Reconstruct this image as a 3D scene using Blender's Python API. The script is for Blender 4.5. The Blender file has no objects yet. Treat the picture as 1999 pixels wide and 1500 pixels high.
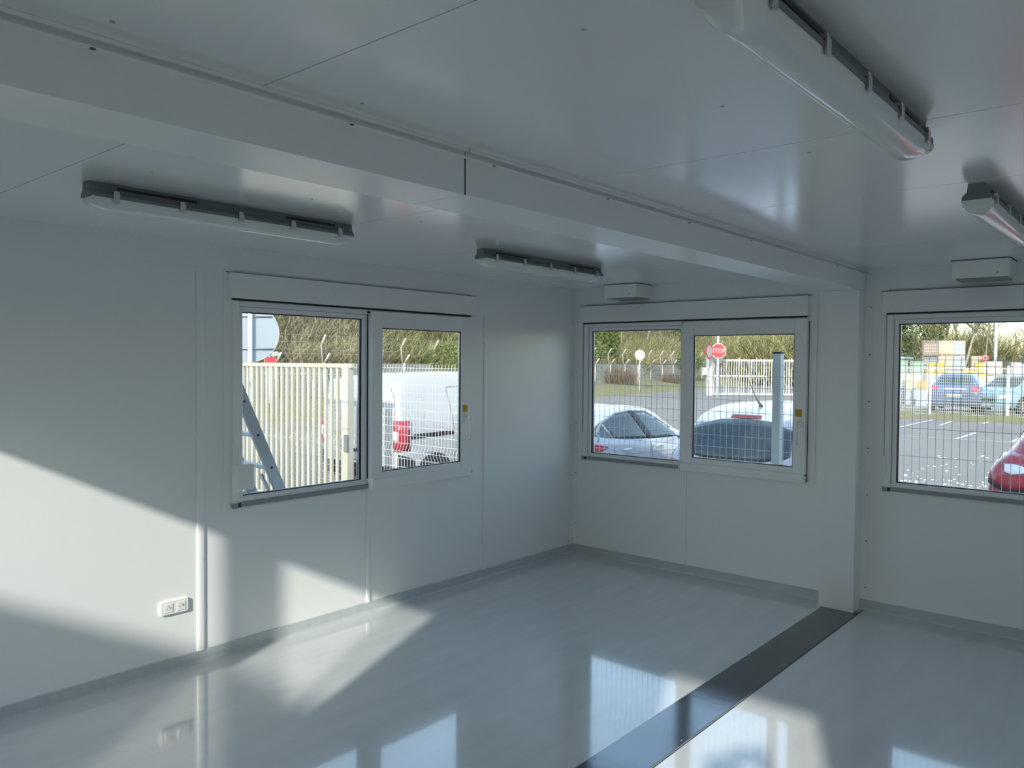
import bpy, math, random
from math import sin, cos, pi, radians, sqrt, atan2
from mathutils import Vector, Matrix
from mathutils.bvhtree import BVHTree

# ---------------------------------------------------------------- camera, sky, sun, exposure
S = bpy.context.scene
C = S.collection
CAM = Vector((4.2551, -5.8437, 1.7351))
YAW, PITCH, ROLL = 0.7087, -0.0274, 0.0081
_f = Vector((-sin(YAW) * cos(PITCH), cos(YAW) * cos(PITCH), sin(PITCH)))
_r = Vector((cos(YAW), sin(YAW), 0.0))
_u = _r.cross(_f)
_r2 = cos(ROLL) * _r + sin(ROLL) * _u
_u2 = -sin(ROLL) * _r + cos(ROLL) * _u
cd = bpy.data.cameras.new('camera')
cd.sensor_width = 36.0
cd.lens = 36.0 * 1534.4 / 1999.0
cd.clip_start = 0.02
cd.clip_end = 600
cam = bpy.data.objects.new('camera', cd)
C.objects.link(cam)
cam.matrix_world = Matrix(((_r2.x, _u2.x, -_f.x, CAM.x), (_r2.y, _u2.y, -_f.y, CAM.y), (_r2.z, _u2.z, -_f.z, CAM.z), (0, 0, 0, 1)))
S.camera = cam

SUN_K = 0.475                       # fall of the sun ray per metre travelled on the plan
SUN_D = Vector((-0.403, 0.915, -SUN_K)).normalized()
w = bpy.data.worlds.new('sky')
S.world = w
w.use_nodes = True
nt = w.node_tree
nt.nodes.clear()
sky = nt.nodes.new('ShaderNodeTexSky')
sky.sky_type = 'NISHITA'
sky.sun_disc = False
sky.sun_elevation = math.atan(SUN_K)
sky.sun_rotation = radians(156)
sky.altitude = 50
sky.air_density = 1.0
sky.dust_density = 0.4
sky.ozone_density = 1.5
bg = nt.nodes.new('ShaderNodeBackground')
bg.inputs['Strength'].default_value = 0.50
wo = nt.nodes.new('ShaderNodeOutputWorld')
tint = nt.nodes.new('ShaderNodeMix'); tint.data_type = 'RGBA'; tint.blend_type = 'MULTIPLY'
tint.inputs[0].default_value = 1.0
nt.links.new(sky.outputs[0], tint.inputs[6])
tcw = nt.nodes.new('ShaderNodeTexCoord'); sx_ = nt.nodes.new('ShaderNodeSeparateXYZ'); rp = nt.nodes.new('ShaderNodeValToRGB')
rp.color_ramp.elements[0].position = 0.0; rp.color_ramp.elements[0].color = (0.46, 0.47, 0.44, 1)      # hazy horizon
rp.color_ramp.elements[1].position = 0.40; rp.color_ramp.elements[1].color = (1.13, 0.99, 0.82, 1)
nt.links.new(tcw.outputs['Generated'], sx_.inputs[0]); nt.links.new(sx_.outputs[2], rp.inputs[0]); nt.links.new(rp.outputs[0], tint.inputs[7])
nt.links.new(tint.outputs[2], bg.inputs[0])
nt.links.new(bg.outputs[0], wo.inputs[0])

sl = bpy.data.lights.new('sun', 'SUN')
sl.energy = 4.0
sl.angle = radians(1.2)
sl.color = (1.0, 0.94, 0.84)
so = bpy.data.objects.new('sun', sl)
C.objects.link(so)
so.location = (12, -24, 14)
so.rotation_euler = SUN_D.to_track_quat('-Z', 'Y').to_euler()

S.view_settings.view_transform = 'Standard'
S.view_settings.look = 'None'
S.view_settings.gamma = 1.0
S.view_settings.use_curve_mapping = False
S.view_settings.exposure = 0.52
S.cycles.max_bounces = 12
S.cycles.diffuse_bounces = 8
S.cycles.glossy_bounces = 5
S.cycles.transmission_bounces = 6
S.cycles.transparent_max_bounces = 24
S.cycles.caustics_reflective = False
S.cycles.caustics_refractive = False
S.cycles.sample_clamp_indirect = 6.0
S.cycles.use_denoising = True

# ---------------------------------------------------------------- materials
MATS = {}
def mat(name, col, rough=0.5, metal=0.0, spec=0.5, noise=None, bump=None, coat=0.0, emit=None, coat_r=0.08):
    """noise=(scale xyz, amount, second colour) ; bump=(scale xyz, strength)"""
    m = bpy.data.materials.new(name)
    m.use_nodes = True
    t = m.node_tree
    b = t.nodes['Principled BSDF']
    b.inputs['Base Color'].default_value = (*col, 1)
    b.inputs['Roughness'].default_value = rough
    b.inputs['Metallic'].default_value = metal
    b.inputs['Specular IOR Level'].default_value = spec
    b.inputs['Coat Weight'].default_value = coat
    b.inputs['Coat Roughness'].default_value = coat_r
    def tex(sc, detail=4, rough_=0.6):
        tc = t.nodes.new('ShaderNodeTexCoord')
        mp = t.nodes.new('ShaderNodeMapping')
        mp.inputs['Scale'].default_value = sc
        nz = t.nodes.new('ShaderNodeTexNoise')
        nz.inputs['Scale'].default_value = 1.0
        nz.inputs['Detail'].default_value = detail
        nz.inputs['Roughness'].default_value = rough_
        t.links.new(tc.outputs['Object'], mp.inputs[0])
        t.links.new(mp.outputs[0], nz.inputs['Vector'])
        return nz
    if noise:
        nz = tex(noise[0])
        cr = t.nodes.new('ShaderNodeValToRGB')
        cr.color_ramp.elements[0].position = 0.5 - noise[1]
        cr.color_ramp.elements[1].position = 0.5 + noise[1]
        cr.color_ramp.elements[0].color = (*noise[2], 1)
        cr.color_ramp.elements[1].color = (*col, 1)
        t.links.new(nz.outputs['Fac'], cr.inputs[0])
        t.links.new(cr.outputs[0], b.inputs['Base Color'])
    if bump:
        nz = tex(bump[0], 3)
        bp = t.nodes.new('ShaderNodeBump')
        bp.inputs['Strength'].default_value = bump[1]
        bp.inputs['Distance'].default_value = 0.01
        t.links.new(nz.outputs['Fac'], bp.inputs['Height'])
        t.links.new(bp.outputs[0], b.inputs['Normal'])
    if emit:
        b.inputs['Emission Color'].default_value = (*emit, 1)
        b.inputs['Emission Strength'].default_value = 1
    MATS[name] = m
    return m

def glass(name, tint, ior=1.45, extra=0.0):
    m = bpy.data.materials.new(name)
    m.use_nodes = True
    t = m.node_tree
    t.nodes.clear()
    out = t.nodes.new('ShaderNodeOutputMaterial')
    tr = t.nodes.new('ShaderNodeBsdfTransparent')
    tr.inputs[0].default_value = (*tint, 1)
    gl = t.nodes.new('ShaderNodeBsdfGlossy')
    gl.inputs['Roughness'].default_value = 0.0
    fr = t.nodes.new('ShaderNodeLayerWeight')
    fr.inputs[0].default_value = 0.5
    pw = t.nodes.new('ShaderNodeMath'); pw.operation = 'POWER'; pw.inputs[1].default_value = 5.0
    ad = t.nodes.new('ShaderNodeMath'); ad.operation = 'MULTIPLY_ADD'; ad.inputs[1].default_value = 0.95; ad.inputs[2].default_value = 0.035 + extra
    t.links.new(fr.outputs['Facing'], pw.inputs[0])
    mx = t.nodes.new('ShaderNodeMixShader')
    t.links.new(pw.outputs[0], ad.inputs[0])
    t.links.new(ad.outputs[0], mx.inputs[0])
    t.links.new(tr.outputs[0], mx.inputs[1])
    t.links.new(gl.outputs[0], mx.inputs[2])
    t.links.new(mx.outputs[0], out.inputs[0])
    MATS[name] = m
    return m

M = MATS
mat('wall_white', (0.845, 0.862, 0.86), 0.30, spec=0.5, bump=((2.2, 2.2, 2.2), 0.03))
mat('ceiling_white', (0.85, 0.87, 0.868), 0.20, spec=0.7, bump=((3.0, 1.2, 3.0), 0.035), coat=0.9, coat_r=0.16)
mat('trim_white', (0.835, 0.855, 0.853), 0.30)
mat('pvc_white', (0.85, 0.86, 0.855), 0.32)
mat('plastic_white', (0.86, 0.86, 0.84), 0.3)
mat('seam_dark', (0.06, 0.065, 0.07), 0.6)
mat('floor_vinyl', (0.63, 0.66, 0.67), 0.13, spec=0.6, noise=((9, 1.5, 9), 0.2, (0.57, 0.60, 0.615)), bump=((26, 5, 26), 0.05), coat=1.0, coat_r=0.05)
mat('skirting_vinyl', (0.52, 0.56, 0.575), 0.3, noise=((3, 18, 3), 0.2, (0.47, 0.51, 0.525)))
mat('threshold_metal', (0.15, 0.16, 0.175), 0.12, metal=1.0, spec=0.7, bump=((5, 5, 5), 0.05))
mat('black_gasket', (0.008, 0.008, 0.012), 0.5)
mat('rail_grey', (0.30, 0.32, 0.33), 0.35)
mat('alu_spacer', (0.45, 0.47, 0.52), 0.3, metal=0.8)
mat('yellow_sticker', (0.62, 0.42, 0.01), 0.5, noise=((60, 60, 200), 0.1, (0.42, 0.28, 0.01)))
mat('strap_grey', (0.42, 0.43, 0.43), 0.7)
mat('lamp_grey', (0.16, 0.18, 0.185), 0.5)
mat('steel', (0.55, 0.55, 0.53), 0.3, metal=0.9)
mat('dark_metal', (0.05, 0.055, 0.06), 0.5)
mat('screw', (0.10, 0.11, 0.12), 0.4, metal=0.5)
mat('diffuser', (0.72, 0.75, 0.75), 0.12, spec=0.6, coat=0.4)
mat('asphalt', (0.275, 0.25, 0.22), 0.8, noise=((0.6, 0.25, 1), 0.22, (0.21, 0.195, 0.175)))
mat('paint_line', (0.55, 0.54, 0.50), 0.7)
mat('gravel_white', (0.6, 0.59, 0.56), 0.6)
mat('grass', (0.19, 0.185, 0.08), 0.9, noise=((0.7, 0.7, 0.7), 0.25, (0.25, 0.215, 0.10)))
mat('hill_brush', (0.10, 0.09, 0.05), 1.0, noise=((0.5, 0.5, 0.9), 0.22, (0.045, 0.04, 0.025)))
mat('concrete_old', (0.36, 0.34, 0.30), 0.9, noise=((0.5, 0.5, 1.4), 0.2, (0.24, 0.225, 0.195)))
mat('concrete_post', (0.46, 0.43, 0.37), 0.9)
mat('wire_galv', (0.62, 0.64, 0.65), 0.45)
mat('post_grey', (0.62, 0.68, 0.70), 0.45)
mat('gate_cream', (0.47, 0.46, 0.41), 0.6, noise=((6, 6, 2.5), 0.18, (0.40, 0.385, 0.27)))
mat('gate_white', (0.44, 0.44, 0.42), 0.6)
mat('alu_ladder', (0.42, 0.44, 0.45), 0.45, metal=0.4)
mat('sign_grey', (0.30, 0.34, 0.38), 0.45, metal=0.2)
mat('sign_white', (0.34, 0.34, 0.33), 0.5)
mat('sign_red', (0.42, 0.03, 0.04), 0.45)
mat('sign_black', (0.02, 0.02, 0.025), 0.5)
mat('text_blue', (0.10, 0.14, 0.25), 0.5)
mat('car_white', (0.45, 0.45, 0.45), 0.25, coat=0.8)
mat('car_lilac', (0.43, 0.45, 0.52), 0.25, coat=0.8)
mat('car_red', (0.42, 0.03, 0.06), 0.25, coat=1.0)
mat('car_navy', (0.06, 0.10, 0.20), 0.25, coat=1.0)
mat('car_blue', (0.22, 0.36, 0.42), 0.25, coat=1.0)
mat('car_glass', (0.03, 0.05, 0.06), 0.05, spec=0.5, coat=0.3)
mat('car_black', (0.015, 0.015, 0.018), 0.55)
mat('tyre', (0.02, 0.02, 0.022), 0.8)
mat('rim', (0.45, 0.46, 0.48), 0.3, metal=0.8)
mat('lamp_red', (0.38, 0.02, 0.035), 0.15, coat=1.0)
mat('lamp_clear', (0.80, 0.80, 0.82), 0.1, coat=1.0)
mat('seam_car', (0.22, 0.23, 0.25), 0.5)
mat('bark', (0.27, 0.24, 0.17), 0.9)
mat('bark_pale', (0.36, 0.33, 0.26), 0.9)
mat('twig_olive', (0.36, 0.34, 0.15), 0.9, noise=((4, 4, 4), 0.1, (0.12, 0.12, 0.05)))
mat('twig_tan', (0.40, 0.36, 0.22), 0.9, noise=((4, 4, 4), 0.1, (0.13, 0.11, 0.07)))
mat('twig_rust', (0.25, 0.185, 0.13), 0.9, noise=((4, 4, 4), 0.1, (0.11, 0.075, 0.05)))
mat('leaf_green', (0.16, 0.21, 0.05), 0.5, noise=((1.5, 1.5, 1.5), 0.2, (0.07, 0.11, 0.03)))
mat('leaf_dark', (0.10, 0.14, 0.045), 0.6, noise=((1.5, 1.5, 1.5), 0.2, (0.05, 0.07, 0.03)))
mat('crate_yellow', (0.55, 0.36, 0.05), 0.5)
mat('crate_beige', (0.40, 0.33, 0.26), 0.6)
mat('crate_blue', (0.30, 0.33, 0.37), 0.5)
mat('crate_white', (0.50, 0.495, 0.48), 0.5)
mat('crate_green', (0.20, 0.32, 0.22), 0.5)
mat('crate_lime', (0.42, 0.47, 0.22), 0.5)
mat('crate_orange', (0.50, 0.26, 0.07), 0.5)
mat('cage_steel', (0.24, 0.20, 0.20), 0.6)
mat('wood_pallet', (0.40, 0.28, 0.2), 0.8)
mat('tower_grey', (0.30, 0.31, 0.36), 0.8)
mat('skin', (0.55, 0.35, 0.26), 0.5)
mat('hair', (0.05, 0.035, 0.025), 0.6)
mat('jacket', (0.04, 0.05, 0.08), 0.8)
mat('trousers', (0.05, 0.06, 0.09), 0.8)
mat('shoe', (0.03, 0.03, 0.03), 0.6)
mat('phone', (0.02, 0.02, 0.022), 0.2)
mat('brake_dull', (0.13, 0.03, 0.035), 0.3, coat=0.6)
glass('pane', (0.95, 0.965, 0.96))

# ---------------------------------------------------------------- mesh helpers
class MB:
    def __init__(s):
        s.v = []; s.f = []; s.m = []; s.mi = 0; s.sm = []
    def add(s, vs, fs, smooth=False):
        o = len(s.v)
        s.v += [tuple(v) for v in vs]
        for f in fs:
            s.f.append(tuple(i + o for i in f)); s.m.append(s.mi); s.sm.append(smooth)
        return s
    def box(s, x0, x1, y0, y1, z0, z1):
        vs = [(x, y, z) for x in (x0, x1) for y in (y0, y1) for z in (z0, z1)]
        return s.add(vs, [(0, 1, 3, 2), (4, 6, 7, 5), (0, 4, 5, 1), (2, 3, 7, 6), (0, 2, 6, 4), (1, 5, 7, 3)])
    def rbox(s, x0, x1, y0, y1, z0, z1, b=0.003):
        """box with chamfered edges"""
        xs, ys, zs = (x0, x1), (y0, y1), (z0, z1)
        vs = []; idx = {}
        for i in (0, 1):
            for j in (0, 1):
                for k in (0, 1):
                    sx, sy, sz = (1, -1)[i], (1, -1)[j], (1, -1)[k]
                    p = (xs[i], ys[j], zs[k])
                    for a in range(3):
                        q = [p[0] + sx * b, p[1] + sy * b, p[2] + sz * b]
                        q[a] = p[a]
                        idx[(i, j, k, a)] = len(vs); vs.append(tuple(q))
        I = lambda i, j, k, a: idx[(i, j, k, a)]
        fs = []
        for i in (0, 1): fs.append((I(i, 0, 0, 0), I(i, 1, 0, 0), I(i, 1, 1, 0), I(i, 0, 1, 0)))
        for j in (0, 1): fs.append((I(0, j, 0, 1), I(1, j, 0, 1), I(1, j, 1, 1), I(0, j, 1, 1)))
        for k in (0, 1): fs.append((I(0, 0, k, 2), I(1, 0, k, 2), I(1, 1, k, 2), I(0, 1, k, 2)))
        for i in (0, 1):
            for j in (0, 1): fs.append((I(i, j, 0, 0), I(i, j, 1, 0), I(i, j, 1, 1), I(i, j, 0, 1)))
        for i in (0, 1):
            for k in (0, 1): fs.append((I(i, 0, k, 0), I(i, 1, k, 0), I(i, 1, k, 2), I(i, 0, k, 2)))
        for j in (0, 1):
            for k in (0, 1): fs.append((I(0, j, k, 1), I(1, j, k, 1), I(1, j, k, 2), I(0, j, k, 2)))
        for i in (0, 1):
            for j in (0, 1):
                for k in (0, 1): fs.append((I(i, j, k, 0), I(i, j, k, 1), I(i, j, k, 2)))
        return s.add(vs, fs)
    def tube(s, pts, r, n=6, cap=True, smooth=True):
        pts = [Vector(p) for p in pts]
        rs = r if isinstance(r, (list, tuple)) else [r] * len(pts)
        vs = []; fs = []
        ref = None
        for i, p in enumerate(pts):
            a = pts[max(i - 1, 0)]; b = pts[min(i + 1, len(pts) - 1)]
            d = (b - a)
            d = d.normalized() if d.length > 1e-9 else Vector((0, 0, 1))
            if ref is None:
                ref = Vector((0, 0, 1)) if abs(d.z) < 0.9 else Vector((1, 0, 0))
            x = ref - d * ref.dot(d)
            if x.length < 1e-6:
                x = Vector((0, 1, 0)) - d * d.y
            x.normalize(); ref = x
            y = d.cross(x)
            for k in range(n):
                t = 2 * pi * k / n + pi / n
                vs.append(p + (x * cos(t) + y * sin(t)) * rs[i])
        for i in range(len(pts) - 1):
            for k in range(n):
                fs.append((i * n + k, i * n + (k + 1) % n, (i + 1) * n + (k + 1) % n, (i + 1) * n + k))
        s.add(vs, fs, smooth)
        if cap:
            o = len(s.v) - len(vs)
            s.f.append(tuple(o + k for k in range(n))[::-1]); s.m.append(s.mi); s.sm.append(False)
            s.f.append(tuple(o + (len(pts) - 1) * n + k for k in range(n))); s.m.append(s.mi); s.sm.append(False)
        return s
    def prism(s, poly, axis, a, b, smooth=False):
        """poly of 2-D points extruded along axis 'x','y' or 'z' from a to b"""
        def P(u, v, t):
            return {'x': (t, u, v), 'y': (u, t, v), 'z': (u, v, t)}[axis]
        n = len(poly)
        vs = [P(u, v, a) for u, v in poly] + [P(u, v, b) for u, v in poly]
        fs = [(i, (i + 1) % n, (i + 1) % n + n, i + n) for i in range(n)]
        s.add(vs, fs, smooth)
        s.add(vs, [tuple(range(n))[::-1], tuple(range(n, 2 * n))])
        return s
    def disc(s, c, n, r, th=0.01, seg=24, rad2=None):
        c = Vector(c); n = Vector(n).normalized()
        x = n.orthogonal().normalized() if abs(n.z) > 0.95 else Vector((0, 0, 1)).cross(n).normalized()
        y = n.cross(x)
        vs = []
        for t in (0, th):
            for k in range(seg):
                a = 2 * pi * (k + 0.5) / seg
                vs.append(c + n * t + (x * cos(a) * r + y * sin(a) * (rad2 or r)))
        fs = [(k, (k + 1) % seg, (k + 1) % seg + seg, k + seg) for k in range(seg)]
        fs += [tuple(range(seg))[::-1], tuple(range(seg, 2 * seg))]
        return s.add(vs, fs)
    def build(s, name, mats, parent=None, **tags):
        me = bpy.data.meshes.new(name)
        me.from_pydata(s.v, [], s.f)
        if not isinstance(mats, (list, tuple)): mats = [mats]
        for m_ in mats: me.materials.append(M[m_] if isinstance(m_, str) else m_)
        me.polygons.foreach_set('material_index', s.m)
        me.polygons.foreach_set('use_smooth', s.sm)
        me.update()
        # consistent outward normals
        import bmesh
        bm = bmesh.new(); bm.from_mesh(me)
        if len(bm.faces) < 20000:
            bmesh.ops.recalc_face_normals(bm, faces=bm.faces)
        bm.to_mesh(me); bm.free()
        o = bpy.data.objects.new(name, me)
        C.objects.link(o)
        if parent is not None: o.parent = parent
        for k, v in tags.items(): o[k] = v
        return o

def thing(name, label, cat, loc=(0, 0, 0), rz=0.0, group=None):
    o = bpy.data.objects.new(name, None)
    C.objects.link(o)
    o.empty_display_size = 0.1
    o.location = loc; o.rotation_euler = (0, 0, rz)
    o['label'] = label; o['category'] = cat
    if group: o['group'] = group
    return o
def tag(o, label, cat, group=None, kind=None):
    o['label'] = label; o['category'] = cat
    if group: o['group'] = group
    if kind: o['kind'] = kind
    return o
def struct(o):
    o['kind'] = 'structure'
    return o
def copy_tree(o, parent=None):
    kids = [c for c in CH.get(o.name, [])]
    c = o.copy(); C.objects.link(c)
    if parent is not None: c.parent = parent
    for k in kids:
        d = k.copy(); C.objects.link(d); d.parent = c
        for g in CH.get(k.name, []):
            e = g.copy(); C.objects.link(e); e.parent = d
    return c
CH = {}
def index_children(root):
    def rec(o):
        CH[o.name] = list(o.children)
        for c in o.children: rec(c)
    bpy.context.view_layer.update()
    rec(root)
def text_mesh(name, body, size, matname, parent, M4, extrude=0.001, bold=0.0):
    cu = bpy.data.curves.new(name, 'FONT')
    cu.body = body; cu.size = size; cu.align_x = 'CENTER'; cu.align_y = 'CENTER'
    cu.extrude = extrude; cu.offset = bold; cu.resolution_u = 3
    t = bpy.data.objects.new(name, cu); C.objects.link(t)
    bpy.context.view_layer.update()
    me = bpy.data.meshes.new_from_object(t.evaluated_get(bpy.context.evaluated_depsgraph_get()))
    bpy.data.objects.remove(t)
    me.materials.clear(); me.materials.append(M[matname])
    o = bpy.data.objects.new(name, me); C.objects.link(o)
    o.parent = parent
    o.matrix_local = M4
    return o

# ================================================================ THE ROOM
H = 2.4
X1 = 4.88            # inner face of the right-hand wall
YE = -5.95           # inner face of the wall behind the photographer
TH = 0.10
G = -0.235           # outside ground

# window openings: (offset along wall) frame 2.0 x 1.22 from z .86 to 2.08
WZ0, WZ1 = 0.87, 2.09
W2 = (0.12, 2.12); W3 = (2.68, 4.70); W1 = (-3.40, -1.38)
W4 = (0.16, 2.16)            # window in the wall behind, module one
DOOR = (3.86, 4.71)          # door opening in the wall behind, module two
W5 = (-3.36, -1.37)          # window in the right-hand wall

def wall_with_holes(name, axis, pos, out, a0, a1, holes):
    """wall plane along axis ('x' or 'y'), inner face at pos, outer face at pos+out"""
    m = MB()
    cuts = sorted({a0, a1, *[h[0] for h in holes], *[h[1] for h in holes]})
    p0, p1 = sorted((pos, pos + out))
    for i in range(len(cuts) - 1):
        s, e = cuts[i], cuts[i + 1]
        mid = (s + e) / 2
        spans = [(0.0 + G * 0.4, H + 0.12)]
        for h in holes:
            if h[0] < mid < h[1]:
                spans = [(0.0 + G * 0.4, h[2]), (h[3], H + 0.12)]
        for z0, z1 in spans:
            if z1 - z0 < 1e-3: continue
            if axis == 'y': m.box(p0, p1, s, e, z0, z1)
            else: m.box(s, e, p0, p1, z0, z1)
    return struct(m.build(name, 'wall_white'))

wall_with_holes('wall_left', 'y', 0.0, -TH, YE - TH, TH, [(*W1, WZ0, WZ1)])
wall_with_holes('wall_back', 'x', 0.0, TH, 0.0, X1, [(*W2, WZ0, WZ1), (*W3, WZ0, WZ1)])
wall_with_holes('wall_right', 'y', X1, TH, YE - TH, TH, [])
wall_with_holes('wall_front', 'x', YE, -TH, 0.0, X1, [(*W4, WZ0 + 0.04, 2.04), (*DOOR, -0.2, 2.12)])

# floor of two modules, ceiling panels
m = MB().box(-0.02, X1 + 0.02, YE - 0.02, 0.02, -0.06, 0.0)
struct(m.build('floor', 'floor_vinyl'))
CEIL_SCREWS = [(3.33, -3.94), (3.327, -4.55), (2.633, -5.17), (3.343, -3.36), (1.48, -3.28), (1.514, -3.92), (2.627, -4.545), (1.46, -4.55)]
m = MB(); joints = [YE, -4.775, -3.45, -2.42, -1.2, 0.0]
for x0, x1, js in ((0.0, 2.42, [YE, -4.77, -3.435, -2.42, -1.2, 0.0]), (2.42, X1, [YE, -4.78, -3.49, -2.61, -1.25, 0.0])):
    for a, b in zip(js[:-1], js[1:]):
        m.box(x0, x1, a + 0.0018, b - 0.0018, H, H + 0.04)
o = struct(m.build('ceiling', 'ceiling_white'))
for (x, y) in CEIL_SCREWS: MB().disc((x, y, H), (0, 0, -1), 0.006, 0.0012, 10).build('screw', 'strap_grey', o)
m = MB().box(-TH, X1 + TH, YE - TH, TH, H + 0.03, H + 0.12)
struct(m.build('trim_1', 'seam_dark'))            # roof body above the ceiling panels

# coved skirting
def skirting(name, axis, pos, sgn, a0, a1):
    pr = [(0.0, 0.0), (0.018, 0.0), (0.011, 0.006), (0.007, 0.016), (0.006, 0.070), (0.002, 0.074), (0.0, 0.074)]
    poly = [(pos + sgn * u, v) for u, v in pr]
    m = MB().prism(poly, 'y' if axis == 'y' else 'x', a0, a1)
    return struct(m.build(name, 'skirting_vinyl'))
skirting('baseboard_left', 'y', 0.0, 1, YE, 0.0)
skirting('baseboard_back', 'x', 0.0, -1, 0.0, 2.29)
skirting('baseboard_back_2', 'x', 0.0, -1, 2.526, X1)
skirting('baseboard_right', 'y', X1, -1, YE, 0.0)
skirting('baseboard_front', 'x', YE, 1, 0.0, 3.76)

# ceiling upstand along the walls
m = MB()
m.box(0.0, 0.006, YE, 0.0, 2.262, H); m.box(0.006, 2.29, -0.006, 0.0, 2.262, H); m.box(2.53, X1, -0.006, 0.0, 2.262, H)
m.box(X1 - 0.006, X1, YE, -0.006, 2.262, H)
struct(m.build('trim_2', 'trim_white'))

# corner angle with screws
m = MB(); m.box(0.0, 0.004, -0.075, -0.004, 0.074, 2.262); m.box(0.004, 0.045, -0.004, 0.0, 0.074, 2.262)
o = struct(m.build('trim_3', 'trim_white'))
m = MB()
for k in range(5): m.disc((0.004, -0.05, 0.25 + 0.46 * k), (1, 0, 0), 0.004, 0.002, 8); m.disc((0.028, -0.004, 0.27 + 0.46 * k), (0, -1, 0), 0.004, 0.002, 8)
m.build('screw', 'screw', o)

# half-round cover strips over the wall panel joints
def joint_strip(name, axis, wallpos, sgn, c, w, z0, z1, h=0.008):
    pr = []
    for k in range(9):
        a = pi * k / 8
        pr.append((c + w / 2 * cos(a), h * sin(a) ** 0.6 if 0 < k < 8 else 0))
    m = MB()
    poly = [(wallpos + sgn * v, u) if axis == 'y' else (u, wallpos + sgn * v) for u, v in pr]
    m.prism(poly, 'z', z0, z1, True)
    return struct(m.build(name, 'trim_white'))
joint_strip('trim_4', 'y', 0.0, 1, -3.605, 0.052, 0.07, 2.262, 0.012)
joint_strip('trim_5', 'y', 0.0, 1, -2.39, 0.040, 0.07, 0.845, 0.010)
joint_strip('trim_6', 'y', 0.0, 1, -1.215, 0.036, 0.07, 2.10, 0.008)
joint_strip('trim_7', 'y', 0.0, 1, -4.80, 0.050, 0.07, 2.262, 0.012)
m = MB().box(1.150, 1.1515, -0.0006, 0.0, 0.075, 0.845)
struct(m.build('trim_8', 'rail_grey'))

# ceiling beam between the two modules (two casings), column and threshold
BX0, BX1, BZ = 2.288, 2.526, 2.2585
def beam(name, y0, y1, z0):
    m = MB()
    m.box(BX0, BX1, y0, y1, z0, 2.372)
    m.box(BX0 + 0.01, BX1 + 0.020, y0, y1, 2.372, 2.374)
    m.box(BX1 - 0.002, BX1 + 0.001, y0, y1, 2.374, H)
    m.box(BX1 + 0.0, BX1 + 0.019, y0, y1, 2.390, 2.3995)
    m.box(BX0 + 0.001, BX0 + 0.004, y0, y1, 2.374, H)
    o = struct(m.build(name, 'trim_white'))
    s = MB()
    k = y0 + 0.12
    while k < y1:
        s.disc((BX1 + 0.012, k, 2.3725), (0, 0, -1), 0.006, 0.0025, 8)
        k += 0.66
    s.build('screw', 'screw', o)
    return o
beam('trim_9', YE, -4.064, BZ)
beam('trim_10', -4.058, 0.0, BZ + 0.0015)
m = MB().box(BX1 - 0.002, BX1 + 0.0008, -4.064, -4.058, BZ + 0.001, 2.37)
m.box(BX0, BX1, -4.064, -4.058, BZ + 0.0012, BZ + 0.004)
struct(m.build('trim_11', 'seam_dark'))
m = MB()
m.box(BX0, BX1, -0.144, 0.0, 0.20, BZ)
m.box(BX0 - 0.0015, BX1 + 0.0015, -0.1455, 0.0, 0.004, 0.1995)
o = struct(m.build('trim_12', 'trim_white'))
m = MB().box(BX1, BX1 + 0.055, -0.004, 0.0, 0.075, 2.262)
o = struct(m.build('trim_13', 'trim_white'))
m = MB()
for k in range(7): m.disc((BX1 + 0.038, -0.004, 0.16 + 0.33 * k), (0, -1, 0), 0.005, 0.0022, 8)
m.build('screw', 'screw', o)
random.seed(3)
m = MB().box(2.312, 2.552, YE + 0.02, -0.10, 0.0, 0.004)
o = m.build('threshold_plate', 'threshold_metal')
tag(o, 'dark anthracite metal cover plate running across the floor from the column', 'floor plate')
for y in (-2.35, -2.38, -2.62, -3.02, -1.4, -0.5):
    for x in (2.33, 2.535): MB().disc((x, y, 0.004), (0, 0, 1), 0.004, 0.001, 8).build('rivet', 'steel', o)
m = MB().box(2.556, 2.562, YE + 0.02, -0.02, 0.0, 0.0012)
struct(m.build('trim_14', 'seam_dark'))

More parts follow.
